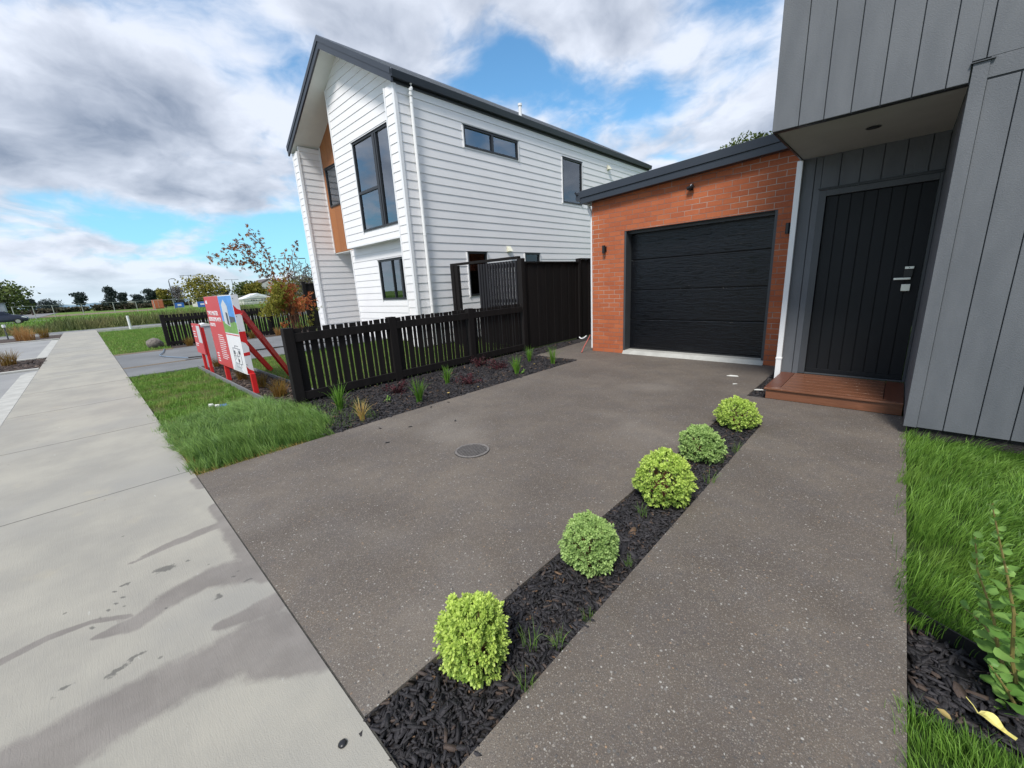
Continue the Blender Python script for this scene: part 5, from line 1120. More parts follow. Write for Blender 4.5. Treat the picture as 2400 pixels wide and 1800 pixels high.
# ------------------------------------------------------------------ maple sapling
def maple():
    global RNG
    RNG = np.random.default_rng(31)
    bx, by = -10.62, 3.52
    T_ = empty('maple_sapling', (bx, by, 0), 'slender multi-stemmed maple with red and bronze autumn leaves in front of the white house', 'tree')
    br = MB(); pts_leaf = []
    def branch(P, r0, r1, leafy=0, mat=0, spread=.07, n=0):
        P = [Vector(p) for p in P]; Q = []
        for i in range(len(P)-1):
            for k in range(4):
                t = k/4; p0 = P[max(i-1, 0)]; p1 = P[i]; p2 = P[i+1]; p3 = P[min(i+2, len(P)-1)]
                Q.append(.5*((2*p1) + (-p0+p2)*t + (2*p0-5*p1+4*p2-p3)*t*t + (-p0+3*p1-3*p2+p3)*t**3))
        Q.append(P[-1]); m = len(Q); br.tube(Q, [r0 + (r1-r0)*i/(m-1) for i in range(m)], 6)
        for k in range(n):
            t = leafy + (1-leafy)*(k/max(1, n-1)); i = min(int(t*(m-1)), m-2); p = Q[i].lerp(Q[i+1], t*(m-1)-i)
            pts_leaf.append((p + Vector(RNG.normal(0, spread, 3))*Vector((1, 1, .8)).length/1.6, mat, p))
        return Q
    b0 = (bx, by, -.03)
    branch([b0, (bx-.05, by-.04, .6), (bx, 3.40, 1.15), (bx+.1, 3.22, 1.75), (bx+.15, 3.12, 2.40), (bx+.2, 2.83, 2.80)], .022, .004, .42, 1, .07, 110)
    branch([(bx+.1, 3.25, 1.6), (bx+.25, 3.0, 1.95), (bx+.3, 2.70, 2.13), (bx+.35, 2.42, 2.16), (bx+.4, 1.98, 2.25)], .010, .002, .12, 1, .065, 125)
    branch([(bx+.25, 3.0, 1.92), (bx+.4, 2.75, 2.25), (bx+.45, 2.55, 2.42), (bx+.5, 2.28, 2.40)], .007, .002, .2, 1, .055, 65)
    branch([(bx+.12, 3.15, 2.2), (bx, 2.9, 2.5), (bx-.1, 2.72, 2.60), (bx-.1, 2.55, 2.58)], .005, .0015, .2, 1, .05, 36)
    branch([b0, (bx+.05, by+.04, .6), (bx-.05, 3.55, 1.2), (bx-.1, 3.55, 1.75), (bx-.15, 3.68, 2.15), (bx-.1, 3.90, 2.66)], .020, .003, .6, 1, .05, 42)
    branch([b0, (bx+.08, by-.02, .7), (bx+.1, 3.42, 1.3), (bx+.05, 3.45, 1.95), (bx+.1, 3.55, 2.40)], .016, .002, .5, 1, .05, 34)
    branch([(bx-.1, 3.55, 1.7), (bx-.2, 3.4, 2.1), (bx-.2, 3.25, 2.3)], .006, .0015, .3, 1, .05, 20)
    for k in range(21):                                     # the dense red skirt
        a = RNG.uniform(0, 6.28); rr = RNG.uniform(.12, .50); z = RNG.uniform(1.2, 1.78)
        branch([(bx, 3.48+RNG.normal(0, .03), .75+RNG.uniform(0, .4)), (bx+.5*rr*math.cos(a), 3.42+.5*rr*math.sin(a), z-.15), (bx+rr*math.cos(a), 3.38+rr*math.sin(a), z-.02), (bx+1.25*rr*math.cos(a), 3.38+1.25*rr*math.sin(a), z-.22)], .007, .0015, .25, 0 if math.sin(a) > -.45 else 2, .065, 58)
    for k in range(9): branch([b0, (bx+RNG.normal(0, .08), by+RNG.normal(0, .07), .6), (bx+RNG.normal(0, .13), 3.45+RNG.normal(0, .10), 1.2)], .010, .005)
    branch([(bx, 3.56, .75), (bx+.1, 3.75, .84), (bx+.1, 3.95, 1.02), (bx+.1, 4.08, 1.06)], .004, .0012, .4, 2, .04, 12)
    branch([(bx, 3.55, .65), (bx+.1, 3.70, .72), (bx+.15, 3.85, .76)], .004, .0012, .3, 2, .05, 16)
    branch([(bx, 3.5, .7), (bx+.1, 3.3, .78), (bx+.1, 3.18, .72)], .004, .0012, .3, 0, .05, 16)
    branch([(bx-.05, 3.6, .9), (bx, 3.8, 1.2), (bx, 3.9, 1.28)], .004, .0012, .3, 0, .05, 14)
    br.build('trunk', M['bark'], T_, smooth=True)
    for mi, (mat, nm) in enumerate((('maple_red', 'foliage'), ('maple_mix', 'foliage'), ('maple_green', 'foliage'))):
        sel = [q for q in pts_leaf if q[1] == mi]
        C = []; N = []; S = []
        for p, _, b in sel:
            dr = Vector(RNG.normal(0, 1, 3)); dr.z -= .9; dr.normalize(); sz = RNG.uniform(.055, .090)
            side = dr.cross(Vector(RNG.normal(0, 1, 3))).normalized()
            for a in (-1.15, -.6, 0, .6, 1.15):             # five-fingered leaf
                C.append(p); N.append(dr*math.cos(a) + side*math.sin(a)); S.append(sz*(1-.35*abs(a)/1.15))
        C = np.array(C); N = np.array(N); S = np.array(S)
        V, Q, t = leafcloud(C, N, S, np.repeat(RNG.uniform(0, 1, len(sel)), 5), .2, .30)
        npmesh(nm, V, None, Q, M[mat], t, parent=T_, origin=(bx, by, 1))
maple()

# ------------------------------------------------------------------ sign boards and letterbox
def text(s, x, y, z, size, mat, parent, name='lettering', bold=0.0, sx=1.0):
    cu = bpy.data.curves.new('t', 'FONT'); cu.body = s; cu.size = size; cu.extrude = .0006; cu.offset = bold; cu.align_x = 'LEFT'
    o = bpy.data.objects.new('t', cu); COL.objects.link(o); bpy.context.view_layer.update()
    me = bpy.data.meshes.new_from_object(o.evaluated_get(bpy.context.evaluated_depsgraph_get())); bpy.data.objects.remove(o)
    q = bpy.data.objects.new(name, me); COL.objects.link(q); me.materials.clear(); me.materials.append(mat); q.parent = parent
    q.rotation_euler = (R(90), 0, 0); q.scale = (sx, 1, 1); q.location = Vector((x, y, z)) - wpos(parent); return q
def signs():
    Y = 1.50
    S = empty('sign_board', (-7.85, Y, 0), 'large red, white and blue property sign board on red posts with slanting braces', 'sign board', 'red property sign boards')
    X0, X1, Z0, Z1 = -8.80, -6.93, .285, 1.46; XM = -7.76
    MB().box(X0, X1, Y+.002, Y+.02, Z0, Z1).build('board', M['signwhite'], S)
    f = Y+.0015
    MB().box(X0+.002, XM, f-.002, f, Z0+.002, Z1-.002).build('red_panel', M['signred'], S)
    ph = MB().box(XM+.006, X1-.012, f-.002, f, .895, Z1-.01).build('photo_panel', M['signblue'], S)
    g = MB().prism([(XM+.006, .895), (X1-.012, .895), (X1-.012, 1.06), (-7.15, 1.09), (-7.35, 1.05), (XM+.006, 1.07)], f-.0035, f-.0022, 'y'); g.build('printed_lawn', M['signgreen'], ph)
    h = MB().prism([(-7.62, 1.04), (-7.30, .99), (-7.28, 1.30), (-7.45, 1.40), (-7.62, 1.32)], f-.0048, f-.0036, 'y'); h.build('printed_house', M['signgrey'], ph)
    MB().prism([(-7.45, 1.03), (-7.34, 1.01), (-7.34, 1.20), (-7.45, 1.21)], f-.0058, f-.0049, 'y').prism([(-7.26, 1.05), (-6.98, 1.08), (-6.98, 1.14), (-7.26, 1.15)], f-.0058, f-.0049, 'y').build('printed_shadow', M['signdark'], ph)
    MB().prism([(XM+.01, .86), (X1-.02, .86), (X1-.02, .875), (XM+.01, .875)], f-.002, f, 'y').build('red_band', M['signred'], S)
    pl = MB()                                               # floor plan: wall lines
    def ln(a, b, c, d, w=.006):
        if abs(a-c) > abs(b-d): pl.box(min(a, c), max(a, c), f-.003, f, b-w/2, b+w/2)
        else: pl.box(a-w/2, a+w/2, f-.003-.0003, f, min(b, d), max(b, d))
    for a in ((-7.5, .66, -7.1, .66), (-7.5, .42, -7.1, .42), (-7.5, .42, -7.5, .66), (-7.1, .42, -7.1, .66), (-7.3, .42, -7.3, .60), (-7.5, .54, -7.2, .54), (-7.42, .48, -7.42, .54), (-7.2, .54, -7.2, .66), (-7.36, .66, -7.36, .70), (-7.36, .70, -7.16, .70), (-7.45, .36, -7.2, .36), (-7.45, .36, -7.45, .42), (-7.2, .36, -7.2, .42)): ln(*a)
    pl.box(-7.46, -7.40, f-.0042, f-.0035, .56, .62).box(-7.28, -7.23, f-.0042, f-.0035, .45, .50).box(-7.18, -7.13, f-.0042, f-.0035, .58, .63); pl.build('printed_floor_plan', M['signdark'], S)
    ts = MB().prism([(-7.66, .30), (-7.15, .30), (-7.30, .42), (-7.50, .45)], f-.003, f, 'y'); ts.build('printed_terrace', M['signgrey'], S)
    text('TWO MASTER', X0+.07, f-.003, 1.155, .095, M['signwhite'], S, bold=.003, sx=1.25); text('BEDROOMS WITH', X0+.07, f-.003, 1.055, .090, M['signwhite'], S, bold=.003, sx=1.2); text('ENSUITES', X0+.07, f-.003, .965, .075, M['signwhite'], S, bold=.002, sx=1.2)
    lo = MB().prism([(X0+.08, 1.34), (X0+.20, 1.34), (X0+.20, 1.38), (X0+.16, 1.405), (X0+.12, 1.38), (X0+.08, 1.395)], f-.003, f-.0021, 'y'); lo.build('logo', M['signwhite'], S)
    li = MB()
    for k in range(12):
        z = .82 - k*.036; li.box(-8.32, -8.32 + random.uniform(.30, .44), f-.003, f-.0021, z, z+.011)
    for k in range(4): li.box(-8.70, -8.55, f-.003, f-.0021, .48-k*.045, .50-k*.045)
    li.build('small_print', M['signwhite'], S)
    # shallow side of the box sign, white with red shapes
    sx = X1+.003; sd_ = MB().box(X1-.02, sx, Y+.0, Y+.085, .30, 1.46); so = sd_.build('side_panel', M['signwhite'], S)
    r = MB(); 
    def yz(poly): r.prism(poly, sx+.0003, sx+.0018, 'x')
    yz([(Y+.001, 1.32), (Y+.04, 1.26), (Y+.084, 1.235), (Y+.084, 1.185), (Y+.001, 1.18)]); yz([(Y+.001, .93), (Y+.084, .93), (Y+.084, .70), (Y+.055, .76), (Y+.001, .79)]); yz([(Y+.001, .615), (Y+.084, .625), (Y+.084, .575), (Y+.001, .57)]); yz([(Y+.001, .42), (Y+.03, .37), (Y+.084, .33), (Y+.084, .302), (Y+.001, .302)])
    r.build_each('red_shape', M['red'], so)
    sc = MB()
    for z in (1.41, 1.155, .955, .44): sc.tube([(sx+.0005, Y+.012, z), (sx+.004, Y+.012, z)], .006, 8)
    sc.build('screw', M['pole'], so)
    for x in (-8.55, -6.90): MB().box(x-.03, x+.045 if x < -8 else x+.03, Y+.021 if x < -8 else Y+.02, Y+.083, -.05, 1.30 if x < -8 else .30).build('post', M['red'], S, bevel=.002)
    for a, b in (((-6.95, Y+.09, 1.20), (-7.66, 2.33, -.02)), ((-8.52, Y+.09, 1.20), (-8.93, 2.34, -.02))): MB().bar(a, b, .045, .085).build('brace', M['red'], S)
    Y2 = 1.47; Q = empty('sign_board', (-10.0, Y2, 0), 'small red sign board on two short red posts left of the white pillar letterbox', 'sign board', 'red property sign boards')
    MB().box(-10.42, -9.63, Y2, Y2+.02, .375, .965).build('board', M['signred'], Q)
    MB().box(-9.98, -9.66, Y2-.002, Y2-.0003, .60, .93).build('photo_panel', M['signgrey'], Q)
    li = MB()
    for z, w_ in ((.90, .10), (.80, .25), (.75, .22), (.70, .26), (.56, .3), (.52, .25)): li.box(-10.38, -10.38+w_, Y2-.003, Y2-.0004, z, z+.016)
    li.build('small_print', M['signwhite'], Q)
    for x in (-9.68, -10.2): MB().box(x-.02, x+.045, Y2+.021, Y2+.066, -.05, .9).build('post', M['red'], Q, bevel=.002)
    L = empty('letterbox', (-10.8, 1.73, 0), 'white pillar letterbox with a low peaked cap between the two sign boards', 'letterbox')
    MB().box(-10.96, -10.66, 1.60, 1.87, -.02, .87).build('pillar', M['signgrey'], L, bevel=.004)
    MB().prism([(1.585, .871), (1.885, .871), (1.885, .89), (1.735, .935), (1.585, .89)], -10.975, -10.645, 'x').build('cap', M['pvc'], L, bevel=.003)
signs()
# marker stakes, log, cords, drain
tag(MB().tube([(-32.9, 1.77, -.02), (-32.9, 1.77, .78)], .06, 10).build('marker_post', M['pvc'], smooth=False), 'short white plastic marker post standing at the grass bank', 'marker post')
m_ = MB().tube([(-33.1, -2.9, 0), (-33.1, -2.9, .62)], .03, 8); mk = m_.build('bollard_light', M['pole'], origin=(-33.1, -2.9, 0)); MB().tube([(-33.1, -2.9, .62), (-33.1, -2.9, .76)], .07, 10).build('lamp_head', M['signwhite'], mk); tag(mk, 'slim dark stake with a pale head beside the far kerbside tussocks', 'marker post')
M['boulder'] = plain('brown_grey_rock', (.17, .15, .135), .9, .3, 14, bump=.02, bs=25)
pebble(-17.55, 1.42, .23, M['boulder'], 'boulder', 'brown-grey boulder lying on the verge by the end post of the far picket fence', 'rock', None, .85)
M['hose'] = plain('faded_blue_hose', (.16, .22, .30), .5, .1)
def cord(name, pts, r, mat, lab): 
    P = [Vector(p) for p in pts]; Q = []
    for i in range(len(P)-1):
        for k in range(5):
            t = k/5; p0 = P[max(i-1, 0)]; p1 = P[i]; p2 = P[i+1]; p3 = P[min(i+2, len(P)-1)]
            Q.append(.5*((2*p1) + (-p0+p2)*t + (2*p0-5*p1+4*p2-p3)*t*t + (-p0+3*p1-3*p2+p3)*t**3))
    Q.append(P[-1]); return tag(MB().tube(Q, r, 6).build(name, mat, smooth=True), lab, 'cord')
cord('hose', [(-16.3, 1.5, .02), (-15.2, 1.35, .02), (-14.4, 1.2, .02), (-13.6, 1.35, .02), (-12.9, 1.6, .02)], .012, M['hose'], 'bluish hose lying across the left end of the neighbouring driveway')
cord('hose', [(-12.9, 1.6, .02), (-12.6, 2.6, .02), (-12.5, 3.6, .02), (-12.1, 4.6, .02), (-11.7, 5.2, .02)], .016, M['rubber'], 'dark hose following the joint of the neighbouring driveway behind the signs')
cord('strap', [(-4.40, 6.56, .005), (-4.42, 6.68, .10), (-4.40, 6.78, .22), (-4.37, 6.83, .32)], .010, M['ropered'], 'faded red strap hanging from the brick corner down to the driveway')
cord('pipe_end', [(-4.44, 6.80, .30), (-4.50, 6.78, .255), (-4.56, 6.78, .245), (-4.60, 6.78, .27)], .012, M['pvc'], 'small hooked white pipe end at the foot of the brick corner')
def drain():
    D = empty('drain_grate', (-2.545, 2.08, 0), 'round slotted metal drain grate set in the driveway', 'drain')
    cx, cy, r = -2.545, 2.08, .150
    MB().disc((cx, cy), r+.004, -.002, -.0005, 40).build('recess_shade', M['lampblack'], D)  # flat black disc, the shade under the bars is put into its colour
    ring = MB(); n = 40; vs = []
    for k in range(n):
        a = 2*math.pi*k/n
        for rr, z in ((r, .000), (r, .005), (r-.018, .005), (r-.018, .0)): vs.append((cx+rr*math.cos(a), cy+rr*math.sin(a), z))
    ring.add(vs, [(4*k+j, 4*((k+1) % n)+j, 4*((k+1) % n)+(j+1) % 4, 4*k+(j+1) % 4) for k in range(n) for j in range(3)])
    ring.build('rim', M['gratemetal'], D)
    b = MB(); 
    for k in range(-5, 6):
        off = k*.0235; hl = math.sqrt(max((r-.012)**2 - off**2, 0)); b.bar((cx-hl*.0+off, cy-hl, .0015), (cx+off, cy+hl, .0015), .0095, .004)
    o = b.build('bars', M['gratemetal'], D, origin=(cx, cy, 0)); o.rotation_euler = (0, 0, R(0))
M['gratemetal'] = plain('worn_grate_metal', (.17, .155, .145), .5, .2, 30)
drain()
M['efflo'] = plain('white_mineral_bloom', (.40, .38, .36), .8, .2, 30)
RNG = np.random.default_rng(9)

# ------------------------------------------------------------------ far distance
def pol(az, d): return d*math.sin(R(az)), d*math.cos(R(az))
def far_tree(az, d, h, w, mat, lab, base=.25, trunk=.25, seed=0, n=1500, leaf=.35, shape='round', grp='trees along the far edge of the field', bare=False, flat=1.0, xy=None):
    global RNG
    RNG = np.random.default_rng(seed+500); x, y = xy or pol(az, d)
    T_ = empty('tree', (x, y, -.1), lab, 'tree', grp); tr = MB()
    tr.tube([(x, y, -.1), (x+.05*w, y, h*.4), (x, y+.03*w, h*.8)], [trunk, trunk*.7, trunk*.25], 7)
    L = []; nl = 16
    for k in range(nl):
        a = RNG.uniform(0, 6.28); z = h*(base + (.95-base)*((k+.5)/nl)); t = (z/h-base)/(1-base)
        if shape == 'round': rr = w/2*math.sqrt(max(.05, 1-(2*t-1)**2))
        elif shape == 'flat': rr = w/2*(.35+.65*t)*(1 if t < .8 else .7)
        else: rr = w/2*(1-t)**.7
        rr *= RNG.uniform(.55, 1.0); e = Vector((x+rr*math.cos(a), y+rr*math.sin(a), z)); tr.tube([(x, y, z*.75), tuple(e)], [trunk*.3, trunk*.08], 5); L.append((e, RNG.uniform(.16, .30)*w))
        L.append((Vector((x+.4*rr*math.cos(a+2), y+.4*rr*math.sin(a+2), z)), RNG.uniform(.16, .28)*w))
    tr.build('trunk', M['darkbark'], T_)
    C = []; per = n//len(L)
    for e, r in L:
        q = RNG.normal(0, 1, (per, 3)); q /= np.linalg.norm(q, axis=1)[:, None]; q *= (RNG.uniform(.3, 1, (per, 1))**.5)*r; q[:, 2] *= .55*flat; C.append(q + np.array(e))
    C = np.concatenate(C); N = RNG.normal(0, 1, C.shape)
    V, Q, t = leafcloud(C, N, leaf*RNG.uniform(.6, 1.2, len(C)), np.clip(.5 + .35*np.array([mnoise.noise(Vector(c)*.5) for c in C]) + RNG.normal(0, .2, len(C)), 0, 1), .2, .15 if bare else .6)
    npmesh('crown', V, None, Q, mat, t, parent=T_, origin=(x, y, h*.5))
FT = [(-96.5, 120, 9.5, 11, 'tree_mid', 'green tree at the far left edge of the field', 'round'), (-94.6, 115, 6.6, 9, 'tree_mid', 'bushy green tree behind the parked car, left edge', 'round'), (-93.1, 190, 4.8, 5, 'tree_dark', 'small flat-topped tree just right of the car', 'flat'),
      (-92.1, 240, 4.6, 12, 'tree_dark', 'low bluish tree clump left of the first dark pine', 'round'), (-89.9, 190, 6.4, 6.5, 'tree_dark', 'dark flat-topped pine left of the tallest one', 'flat'), (-87.7, 190, 8.0, 7.5, 'tree_dark', 'tallest dark conifer with a windswept top on the horizon', 'cone'),
      (-86.9, 195, 5.8, 5.0, 'tree_dark', 'rounded pine on a bare trunk right of the tallest conifer', 'flat'), (-85.8, 220, 5.2, 7, 'tree_dark', 'small dark tree between the conifers and the lamp post', 'round'), (-84.7, 170, 6.0, 7, 'tree_dark', 'dark green tree left of the near lamp post', 'flat'),
      (-83.7, 165, 5.8, 6.5, 'tree_gold', 'rusty green tree directly left of the near lamp post', 'round'), (-82.5, 165, 6.4, 7, 'tree_grey', 'grey leafless tree right of the near lamp post', 'round'), (-80.3, 118, 6.9, 11.5, 'tree_gold', 'large golden-green spreading tree above the red sign board', 'round'),
      (-78.4, 200, 6.0, 8, 'tree_dark', 'dark green tree just above the sign board corner', 'round'), (-76.0, 120, 5.0, 9, 'tree_mid', 'olive green tree beside the distant brown roof', 'round'), (-75.3, 116, 4.9, 5, 'tree_gold', 'thin reddish tree overlapping the distant gable', 'round')]
for i, (az, d, h, w, mt, lab, sh) in enumerate(FT): far_tree(az, d, h*.90+.35, w*(.62 if az > -94 and d > 160 else .85), M[mt], lab, .22 if sh != 'flat' else .4, .28, i, 2300, .5 if mt != 'tree_grey' else .7, sh, bare=(mt == 'tree_grey'), flat=.8 if sh == 'flat' else 1.1)
far_tree(-69.9, 62, 3.5, 9, M['tree_gold'], 'autumn tree rising behind the tall black fence left of the white house', .2, .2, 30, 3200, .30, grp='trees just behind the neighbouring section')
far_tree(-69.5, 58, 5.0, 5, M['tree_grey'], 'bare twiggy tree above the tall black fence', .3, .15, 31, 420, .8, bare=True, grp='trees just behind the neighbouring section')
far_tree(0, 0, 7.95, 3.4, M['tree_mid'], 'tree crown showing over the garage roof beside the grey house', .3, .2, 32, 11000, .13, xy=(-5.95, 24.3), grp='trees just behind the neighbouring section')
def hedge(az0, az1, d, h, lab, seed, mat='hedge', nseg=26):
    global RNG
    RNG = np.random.default_rng(seed); A = np.array(pol(az0, d)); B = np.array(pol(az1, d)); n = 5200
    t = RNG.uniform(0, 1, n); hh = h*(.8 + .35*np.array([mnoise.noise(Vector((q*nseg*.4, seed, 0))) for q in t])); P = A[None]*(1-t)[:, None] + B[None]*t[:, None] + RNG.normal(0, .8, (n, 2))
    C = np.column_stack([P, RNG.uniform(0, 1, n)*hh]); V, Q, tt = leafcloud(C, RNG.normal(0, 1, (n, 3)), .75*RNG.uniform(.6, 1.2, n), np.clip(RNG.uniform(0, 1, n), 0, 1), .2, .7)
    tag(npmesh('hedge', V, None, Q, M[mat], tt, origin=(*((A+B)/2), 0)), lab, 'hedge')
hedge(-97, -89.6, 225, 1.7, 'long low brown hedge on the horizon left of the tall conifers', 3); hedge(-88.8, -86.6, 200, 2.2, 'dense hedge at the foot of the tallest conifer', 4); hedge(-86.5, -80.0, 205, 1.4, 'low hedge line behind the lamp post', 5); hedge(-79.5, -72.0, 150, 2.0, 'dark hedge behind the distant houses right of the signs', 6, 'tree_mid')
def lamp(az, d, h, kind, lab):
    x, y = pol(az, d); L = empty('street_lamp', (x, y, -.1), lab, 'street lamp', 'street lamps')
    ax = Vector((math.cos(R(az)), -math.sin(R(az)), 0))
    if kind == 'arm':
        MB().tube([(x, y, -.1), (x, y, h-.5)], [.14, .08], 10).build('pole', M['pole'], L)
        e = Vector((x, y, h)); MB().tube([(x, y, h-.5), tuple(e - Vector((0, 0, .12)) + ax*.15), tuple(e + ax*.6)], .05, 8).build('arm', M['pole'], L); MB().bar(tuple(e + ax*.5), tuple(e + ax*1.2), .35, .12).build('lamp_head', M['pole'], L)
    else:
        MB().tube([(x, y, -.1), (x, y, h)], [.12, .07], 10).build('pole', M['pole'], L); e = Vector((x, y, h)); MB().tube([tuple(e-ax*1.4), tuple(e+ax*1.4)], .045, 8).build('arm', M['pole'], L)
        for s in (-1, 1): MB().bar(tuple(e+ax*s*1.0), tuple(e+ax*s*1.9), .4, .10).build('lamp_head', M['pole'], L)
lamp(-82.95, 122, 6.6, 'arm', 'single-armed lamp post in the field left of the golden tree'); lamp(-81.2, 150, 8.6, 'T', 'double-headed street lamp above the golden tree'); lamp(-77.35, 165, 7.6, 'T', 'double-headed street lamp above the top of the large sign'); lamp(-70.85, 74, 7.0, 'T', 'double-headed street lamp behind the maple')
# temporary wire fence in the field
def wire_fence():
    F = empty('temporary_fence', (-95, 5, -.1), 'pale wire construction fence on thin posts across the field', 'fence')
    spots = [(-94.2, 88), (-93.0, 92), (-91.8, 95), (-89.9, 98), (-87.7, 101), (-86.0, 104), (-84.6, 107), (-83.0, 109), (-81.7, 111), (-79.9, 112), (-78.5, 112), (-77.0, 112), (-75.0, 112), (-73.2, 112)]
    P = [pol(a, d) for a, d in spots]
    for k, (x, y) in enumerate(P): MB().tube([(x, y, -.1), (x, y, 2.0)], .05, 6).build('post', M['galv'], F)
    r = MB()
    for a, b in zip(P[:-1], P[1:]): r.tube([(*a, 1.95), (*b, 1.98)], .022, 5)
    r.build('rail', M['galv'], F)
wire_fence()
tag(MB().prism([(-83.5, -6.5), (-83, -6.5), (-84.5, 2.5), (-85, 2.5)], -.1, .02, 'z').build('concrete_strip', M['concrete_lite']), 'pale flat strip lying in the field below the wire fence', 'strip')
def box_thing(name, az, d, w, dp, h, mat, lab, cat, roof=None):
    x, y = pol(az, d); E = empty(name, (x, y, -.1), lab, cat); MB().box(x-dp/2, x+dp/2, y-w/2, y+w/2, -.1, h).build('body', mat, E, bevel=.04)
    return E, x, y
E, x, y = box_thing('orange_container', -84.3, 150, 2.2, 2.2, 2.3, M['orange'], 'orange box container at the edge of the field', 'container'); MB().box(x+1.05, x+1.16, y-.95, y+.95, .1, 2.1).build('door', M['orange'], E); MB().box(x+1.16, x+1.2, y-.03, y+.03, .2, 2.0).build('door_bar', M['galv'], E)
for i, (az, d, lab) in enumerate(((-82.55, 105, 'blue site sign standing in the field right of the near lamp post'), (-80.55, 92, 'blue site sign just left of the large red board'))):
    x, y = pol(az, d); E = empty('site_sign', (x, y, -.1), lab, 'sign', 'blue site signs'); MB().box(x-.05, x+.05, y-.7, y+.7, .30, 1.25).build('board', M['blue'], E); MB().box(x+.051, x+.06, y-.3, y+.3, .65, .95).build('panel_mark', M['signwhite'], E); MB().tube([(x-.1, y-.6, -.1), (x-.1, y-.6, 1.0)], .04, 6).tube([(x-.1, y+.6, -.1), (x-.1, y+.6, 1.0)], .04, 6).build('leg', M['galv'], E)
M['shedgrey'] = plain('weathered_grey_sheet', (.26, .29, .32), .6, .1)
# distant shed and houses
def small_house(name, az, d, w, dp, hw, hr, wall, roof, lab, gable_axis='y'):
    x, y = pol(az, d); E = empty(name, (x, y, -.1), lab, 'house'); MB().box(x-dp/2, x+dp/2, y-w/2, y+w/2, -.1, hw).build('wall', wall, E)
    MB().prism([(y-w/2-.3, hw-.1), (y, hw+hr), (y+w/2+.3, hw-.1)], x-dp/2-.3, x+dp/2+.3, 'x').build('roof', roof, E)
    MB().prism([(y-w/2+.5, hw), (y, hw+hr-.5), (y+w/2-.5, hw)], x+dp/2+.3, x+dp/2+.34, 'x').build('gable', wall, E)
    MB().box(x+dp/2, x+dp/2+.05, y-w*.25, y-w*.05, .8, 1.9).build('window', M['glass_dark'], E); MB().box(x+dp/2, x+dp/2+.05, y+w*.1, y+w*.3, .8, 1.9).build('window', M['glass_dark'], E)
M['roofbrown'] = plain('brown_roof_tiles', (.10, .085, .08), .8, .15); M['bgwhite'] = plain('weathered_white_wall', (.55, .54, .50), .7, .1)
small_house('distant_house', -74.3, 128, 10, 9, 3.4, 2.6, M['bgwhite'], M['roofbrown'], 'brown-roofed house with a pale gable in the distance behind the maple')
small_house('distant_house', -75.5, 105, 5.5, 5, 1.3, 1.0, M['bgwhite'], M['signwhite'], 'low white-roofed shelter in the distance right of the large sign')
small_house('distant_house', -79.6, 140, 8, 7, 2.4, 1.0, M['bgwhite'], M['roofbrown'], 'low pale house beneath the golden tree'); small_house('distant_house', -85.9, 230, 14, 8, 2.2, 1.2, M['bgwhite'], M['roofbrown'], 'pale farm building on the horizon beside the pines')
x, y = pol(-95.4, 98); E = empty('corrugated_shed', (x, y, -.1), 'grey corrugated panel structure behind the parked car', 'shed'); w_ = MB()
for k in range(14): w_.box(x+(.06 if k % 2 else 0), x+.1+(.06 if k % 2 else 0), y-3.5+k*.35, y-3.5+(k+1)*.35, -.1, 2.6)
w_.box(x-2, x-.01, y-3.5, y+1.4, -.1, 2.5); w_.build('corrugated_wall', M['pole'] if 0 else M['shedgrey'], E); MB().box(x-2.1, x+.25, y-3.6, y+1.5, 2.601, 2.7).build('roof', M['roofsteel'], E)
# fence of pale rails far right
pf = MB(); A = pol(-78.5, 100); B = pol(-72, 96)
for k in range(24):
    t = k/23; q = (A[0]*(1-t)+B[0]*t, A[1]*(1-t)+B[1]*t); pf.tube([(*q, -.1), (*q, 1.1)], .05, 5)
pf.tube([(*A, 1.0), (*B, 1.0)], .04, 5).tube([(*A, .5), (*B, .5)], .04, 5); tag(pf.build('rail_fence', M['galv']), 'low pale rail fence in front of the distant houses', 'fence')
dt = flat('dirt_track', [pol(-81, 84), pol(-72, 82), pol(-72, 90), pol(-81, 92)], -.10, M['dirt'], -.13)
flat('dry_field_edge', [pol(-100, 118), pol(-84.5, 125), pol(-84.5, 150), pol(-100, 150)], -.105, M['dirt'], -.13)
hl = MB(); n = 40
for k in range(n):
    a0, a1 = -100 + 34*k/n, -100 + 34*(k+1)/n; h0 = 3 + 5*abs(mnoise.noise(Vector((k*.35, 0, 0)))); h1 = 3 + 5*abs(mnoise.noise(Vector(((k+1)*.35, 0, 0))))
    p0, p1 = pol(a0, 470), pol(a1, 470); q0, q1 = pol(a0, 500), pol(a1, 500)
    hl.add([(*p0, -1), (*p1, -1), (*q1, h1), (*q0, h0)], [(0, 1, 2, 3)])
M['hill'] = plain('hazy_blue_hill', (.14, .22, .28), .9, .1, .02); tag(hl.build('hills', M['hill'], fix=False), kind='structure')
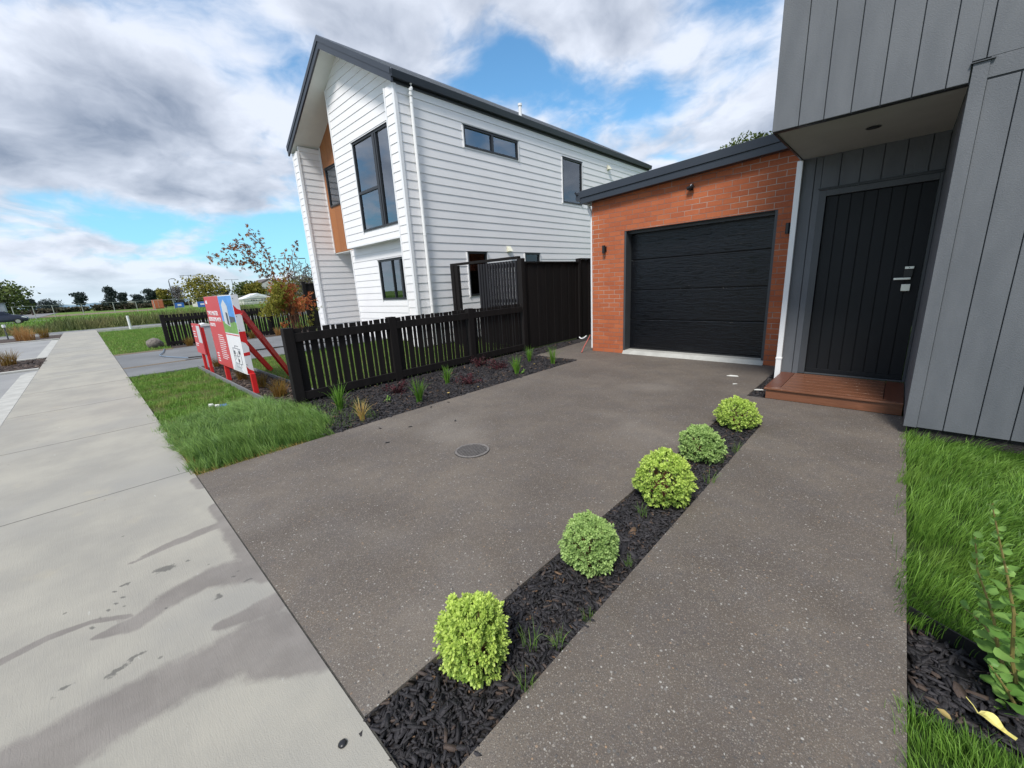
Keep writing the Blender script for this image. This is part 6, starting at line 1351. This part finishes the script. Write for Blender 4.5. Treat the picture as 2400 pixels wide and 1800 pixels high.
# parked car, nose pointing right
def car():
    x, y = -72.0, -5.3; C = empty('parked_car', (x, y, -.05), 'dark blue hatchback parked at the far end of the street, nose to the right', 'car')
    L0 = y-3.2; ys = lambda q: L0 + q; W_ = .85
    prof = [(0, .30), (0, .75), (.25, .92), (.9, 1.0), (1.5, 1.42), (2.5, 1.46), (3.15, 1.03), (3.9, .90), (4.15, .70), (4.2, .42), (4.1, .25)]
    def sect(z): return W_ - .16*max(0, (z-.9))/.5
    n = len(prof); vs = [(x - sect(z), ys(q), z) for q, z in prof] + [(x + sect(z), ys(q), z) for q, z in prof]
    b = MB().add(vs, [tuple(range(n)), tuple(range(2*n-1, n-1, -1))] + [(i, i+n, (i+1) % n+n, (i+1) % n) for i in range(n)]); b.build('body', M['carpaint'], C, bevel=.06, smooth=True)
    for s in (-1, 1):
        MB().add([(x+s*(W_-.02), ys(1.1), 1.02), (x+s*(W_-.15), ys(1.6), 1.36), (x+s*(W_-.15), ys(2.45), 1.38), (x+s*(W_-.02), ys(3.0), 1.03)], [(0, 1, 2, 3)]).build('side_window', M['glass_dark'], C, fix=False)
        for q in (.75, 3.4):
            w_ = MB().tube([(x+s*(W_-.18), ys(q), .30), (x+s*(W_+.01), ys(q), .30)], .31, 20).build('wheel', M['rubber'], C); MB().tube([(x+s*(W_+.011), ys(q), .30), (x+s*(W_+.02), ys(q), .30)], .19, 16).build('rim', M['galv'], w_)
        MB().prism([(ys(3.70), .74), (ys(4.10), .62), (ys(4.12), .70), (ys(3.85), .84)], x+s*(W_-.25), x+s*(W_+.012), 'x').build('headlight', M['signwhite'], C)
    MB().add([(x-.66, ys(2.56), 1.435), (x+.66, ys(2.56), 1.435), (x+.78, ys(3.1), 1.08), (x-.78, ys(3.1), 1.08)], [(0, 1, 2, 3)]).build('windscreen', M['glass_tint'], C, fix=False)
car()
# the house across the street, seen only as a reflection in the windows
small_x = empty('opposite_house', (-13, -24, 0), 'pale two-storey house across the street', 'house')
MB().box(-19, -8, -32, -22, 0, 4.2).build('wall', M['bgwhite'], small_x); MB().prism([(-19.5, 4.1), (-13.5, 6.8), (-7.5, 4.1)], -32.4, -21.6, 'y').build('roof', M['roofbrown'], small_x); MB().box(-16, -14, -21.99, -21.93, 1, 2.4).build('window', M['glass_dark'], small_x)
